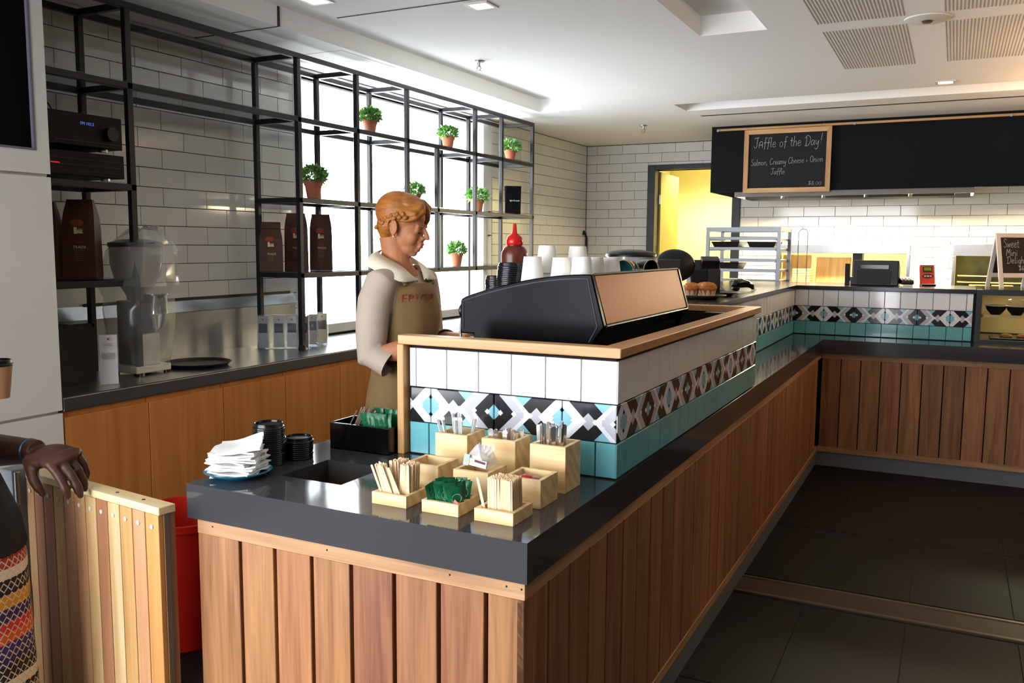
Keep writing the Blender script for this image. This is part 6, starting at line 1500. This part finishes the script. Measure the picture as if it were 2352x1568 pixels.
# ------------------------------------------------------------------ customer at the gate, mostly beyond the left edge
CB = Vector((-1.565, -.30, 0)); cb = MB(); HC = Vector((-1.475, -.30, 0)); KC = Vector((-1.62, -.31, 1.2))
hd_c = Vector((-1.77, -.29, 1.54))
cb.ell(hd_c+Vector((0, 0, .02)), (.074, .092, .105), nu=24, nv=16); cb.ell(hd_c+Vector((0, .035, -.05)), (.05, .055, .06)); cb.ell(hd_c+Vector((0, .098, -.025)), (.012, .014, .014))
for s in (-1, 1): cb.ell(hd_c+Vector((.074*s, -.01, -.01)), (.008, .016, .03)); cb.ell(hd_c+Vector((.03*s, .07, .0)), (.016, .014, .012))
cb.ell(hd_c+Vector((0, .088, -.062)), (.022, .012, .008))
limb(cb, [hd_c+Vector((0, -.02, -.05)), hd_c+Vector((.005, -.03, -.15)), (-1.745, -.315, 1.32)], [.056, .054, .07])
for c_, r_ in (((-1.72, -.31, 1.22), (.165, .105, .15)), ((-1.645, -.30, 1.02), (.12, .09, .15)), ((-1.58, -.30, .85), (.145, .10, .13))): cb.ell(c_, r_, nu=24, nv=14)
for s in (-1, 1): limb(cb, [(-1.565+.09*s, -.30, .82), (-1.565+.095*s, -.29, .47), (-1.565+.095*s, -.31, .07)], [.09, .06, .038]); cb.ell((-1.565+.095*s, -.26, .035), (.042, .115, .034))
CS, CE, CW_ = Vector((-1.88, -.29, 1.25)), Vector((-1.84, -.10, .920)), Vector((-1.508, -.075, .946))
limb(cb, [CS, (CS+CE)/2, CE, CE*.6+CW_*.4, CE*.15+CW_*.85, CW_], [.055, .050, .047, .051, .037, .033], 18)
fd = Vector((.98, -.02, -.06)).normalized(); upv = Vector((.12, -.22, 1.)); upv = (upv-fd*fd.dot(upv)).normalized(); sd_ = upv.cross(fd)*-1
if sd_.y > 0: sd_ = -sd_
tips = hand_pieces(cb, CW_, fd, upv, sd_, 1.42, (35, 30, 15), (30, -5), 3., [(44, 16, 14), (47, 16, 14), (52, 22, 14), (58, 26, 16)], tz_=.8)
# the other hand holds a takeaway cup against the chest
DS, DE, DW = Vector((-1.55, -.32, 1.26)), Vector((-1.57, -.38, 1.02)), Vector((-1.582, -.245, 1.15))
limb(cb, [DS, (DS+DE)/2, DE, (DE+DW)/2, DW], [.055, .047, .042, .038, .028], 18)
tips2 = hand_pieces(cb, DW, Vector((.72, .66, .12)).normalized(), Vector((.66, -.74, .05)).normalized(), Vector((-.1, -.05, 1.)).normalized(), .95, (38, 48, 30), (60, 40), 6.)
M_dskin = mat('brown_skin', '#4a2b20', .45, spec=.4, var=.08, nscale=25, sss=.05)
cust = from_mesh(remesh(cb, .0036, 3, 'customer_body'), 'person', M_dskin, None, CB); cust.location = CB
tag(cust, 'customer in black top and patterned skirt resting an arm on the timber gate', 'person')
def cchild(name, mb, m, **k): return mb.build(name, m, cust, world=True, **k)
M_nail = mat('pale_nail', '#c9a79c', .2); M_pnail = mat('pink_nail', '#c25a78', .2)
for i, (tp, pv) in enumerate(tips):
    d = (tp-pv).normalized(); n_ = (Vector((.75, -.45, .5))-d*d.dot(Vector((.75, -.45, .5)))).normalized(); sv = d.cross(n_); Mn = Matrix((d, sv, n_)).transposed()
    cchild('fingernail', MB().ell(tp-d*.004+n_*.0045, (.0062, .0045, .0016), rot=Mn, nu=10, nv=6), M_nail, smooth=True)
for i, (tp, pv) in enumerate(tips2):
    d = (tp-pv).normalized(); v0 = Vector((.8, -.3, .3)); n_ = (v0-d*d.dot(v0)).normalized(); sv = d.cross(n_); Mn = Matrix((d, sv, n_)).transposed()
    cchild('fingernail', MB().ell(tp-d*.004+n_*.0045, (.0072, .0052, .0022), rot=Mn, nu=10, nv=6), M_pnail, smooth=True)
b = MB(); ax = (CW_-CE).normalized(); wc = CW_-ax*.028; qm = ax.to_track_quat('Z', 'Y').to_matrix()
b.tube([wc+qm @ Vector((.034*math.cos(t), .034*math.sin(t), 0)) for t in [2*PI*k/24 for k in range(25)]], .0032, 6); cchild('bracelet', b, mat('blue_bracelet', '#3f6f9a', .3, metal=.4), smooth=True)
tp_ = MB(); tp_.ring_loft([ringE((cx2, -.30), dx, dy, z) for z, cx2, dx, dy in ((.725, -1.568, .212, .172), (.80, -1.575, .202, .166), (.90, -1.60, .174, .140), (1.02, -1.645, .142, .112), (1.15, -1.695, .162, .122), (1.25, -1.725, .17, .108), (1.31, -1.74, .13, .078), (1.345, -1.745, .072, .06))])
tp_.tube([CS+Vector((.06, 0, .01)), CS, CS*.6+CE*.4], [.064, .068, .064], 18); tp_.tube([DS+Vector((-.06, 0, .01)), DS, DS*.6+DE*.4], [.064, .068, .060], 18)
from_mesh(remesh(tp_, .006, 4, 'black_top'), 'black_top', mat('black_jersey', '#0b0b0e', .8, bump=.2, bscale=20), cust, CB)
def skirt_material():
    m = bpy.data.materials.new('banded_folk_print'); m.use_nodes = True; nt = m.node_tree; b = nt.nodes['Principled BSDF']; N = nt.nodes.new; L = nt.links.new; b.inputs['Roughness'].default_value = .85
    tc = N('ShaderNodeTexCoord'); sp_ = N('ShaderNodeSeparateXYZ'); L(tc.outputs['Object'], sp_.inputs[0])
    def M(op, x, y=None):
        n = N('ShaderNodeMath'); n.operation = op
        for i, q in enumerate((x, y)):
            if q is None: continue
            if isinstance(q, (int, float)): n.inputs[i].default_value = q
            else: L(q, n.inputs[i])
        return n.outputs[0]
    ang = M('ARCTAN2', sp_.outputs[1], sp_.outputs[0]); z = sp_.outputs[2]
    rp_ = N('ShaderNodeValToRGB'); cr = rp_.color_ramp; cr.interpolation = 'CONSTANT'
    stops = [('#c23a2e', .0), ('#d9c9b8', .06), ('#2b2350', .10), ('#c98a1e', .15), ('#12120f', .20), ('#9a7f66', .27), ('#14140f', .33), ('#d8d2bf', .36), ('#16161a', .40), ('#2c1d52', .46), ('#3a2566', .50), ('#d2551c', .54), ('#c22a22', .58), ('#2c1d52', .62), ('#c98a1e', .67), ('#12120f', .72), ('#d9c9b8', .78), ('#9a2f2a', .82), ('#14140f', .88), ('#2b2350', .94)]
    mr = N('ShaderNodeMapRange'); mr.inputs['From Min'].default_value = .12; mr.inputs['From Max'].default_value = .82; L(z, mr.inputs['Value'])
    while len(cr.elements) < len(stops): cr.elements.new(.5)
    for e, (c, p) in zip(cr.elements, stops): e.position = p; e.color = lin(c)
    L(mr.outputs['Result'], rp_.inputs['Fac'])
    tri = M('PINGPONG', M('MULTIPLY', ang, 19.), 1.); zz = M('FRACT', M('MULTIPLY', z, 34.))
    d = M('ABSOLUTE', M('SUBTRACT', M('MULTIPLY', M('PINGPONG', zz, .5), 2.), M('MULTIPLY', tri, .8))); mask = M('LESS_THAN', d, .14)
    mx = N('ShaderNodeMix'); mx.data_type = 'RGBA'; L(mask, mx.inputs['Factor']); L(rp_.outputs['Color'], mx.inputs['A']); mx.inputs['B'].default_value = lin('#c9bda8'); L(mx.outputs['Result'], b.inputs['Base Color'])
    return m
sk2 = MB(); sk2.ring_loft([ringE((-1.565, -.30), dx, dy, z, 48, fold=fo, nf=9) for z, dx, dy, fo in ((.78, .150, .120, 0), (.735, .196, .158, .0), (.70, .204, .164, .004), (.55, .210, .170, .012), (.35, .215, .176, .02), (.15, .22, .18, .03))], False, False)
o = cchild('patterned_skirt', sk2, skirt_material(), smooth=True, angle=80); o.modifiers.new('t', 'SOLIDIFY').thickness = .003
cchild('hair', MB().ell(hd_c+Vector((0, -.03, .04)), (.086, .095, .098), nu=24, nv=16).ell(hd_c+Vector((0, -.07, -.03)), (.07, .06, .07)), mat('black_hair', '#0d0a09', .5, bump=.5, bscale=80), smooth=True)
kc = thing('takeaway_cup', 'takeaway coffee cup with a black lid in the customer\'s hand', 'cup', (DW.x+.045, DW.y+.085, DW.z+.005))
MB().lathe([(.001, -.045), (.027, -.045), (.028, -.042), (.038, .045), (.001, .045)], 24).build('cup', mat('kraft_cup', '#a8805a', .6), kc, smooth=True, angle=40); lo = link('lid', lid_s, kc); lo.location = (0, 0, .044); lo.scale = (1.12, 1.12, 1.0)

# ================================================================== pieces that belong to a part sit one level deeper
RULES = {'specials_chalkboard': {'chalk_lettering': 'slate', 'hook': 'frame_rail'}, 'tabletop_a_board': {'chalk_lettering': 'slate'}, 'coffee_bag': {'fist_emblem': 'pouch', 'sunburst': 'pouch', 'lettering': 'pouch', 'text_line': 'pouch'},
         'amplifier': {'display': 'front_panel', 'volume_knob': 'front_panel', 'indicator': 'front_panel', 'panel_groove': 'front_panel'}, 'card_holder': {'printed_panel': 'card', 'lettering': 'card', 'logo': 'card'},
         'notice_stand': {'logo': 'card', 'text_line': 'card'}, 'black_folder': {'lettering': 'cover'}, 'timber_gate': {'cap_screw': 'capping_rail'}, 'red_terminal': {'button': 'button_oval', 'screen': 'bezel'},
         'wrapped_packet': {'blue_panel': 'paper_label', 'yellow_fruit': 'paper_label', 'red_band': 'paper_label'}, 'espresso_machine': {'panel_bead': 'side_panel'}, 'notice_paper': {'heading': 'sheet', 'text_line': 'sheet'}, 'mug': {'rim': 'bowl'},
         'person': {'apron_lettering': 'apron_bib', 'braid': 'hair'}}
for ob in list(bpy.data.objects):
    base = ob.name.split('.')[0]
    if ob.parent is None and base in RULES:
        kids = list(ob.children)
        for k in kids:
            tgt = RULES[base].get(k.name.split('.')[0])
            if tgt:
                t = next((q for q in kids if q.name.split('.')[0] == tgt), None)
                if t is not None: k.parent = t
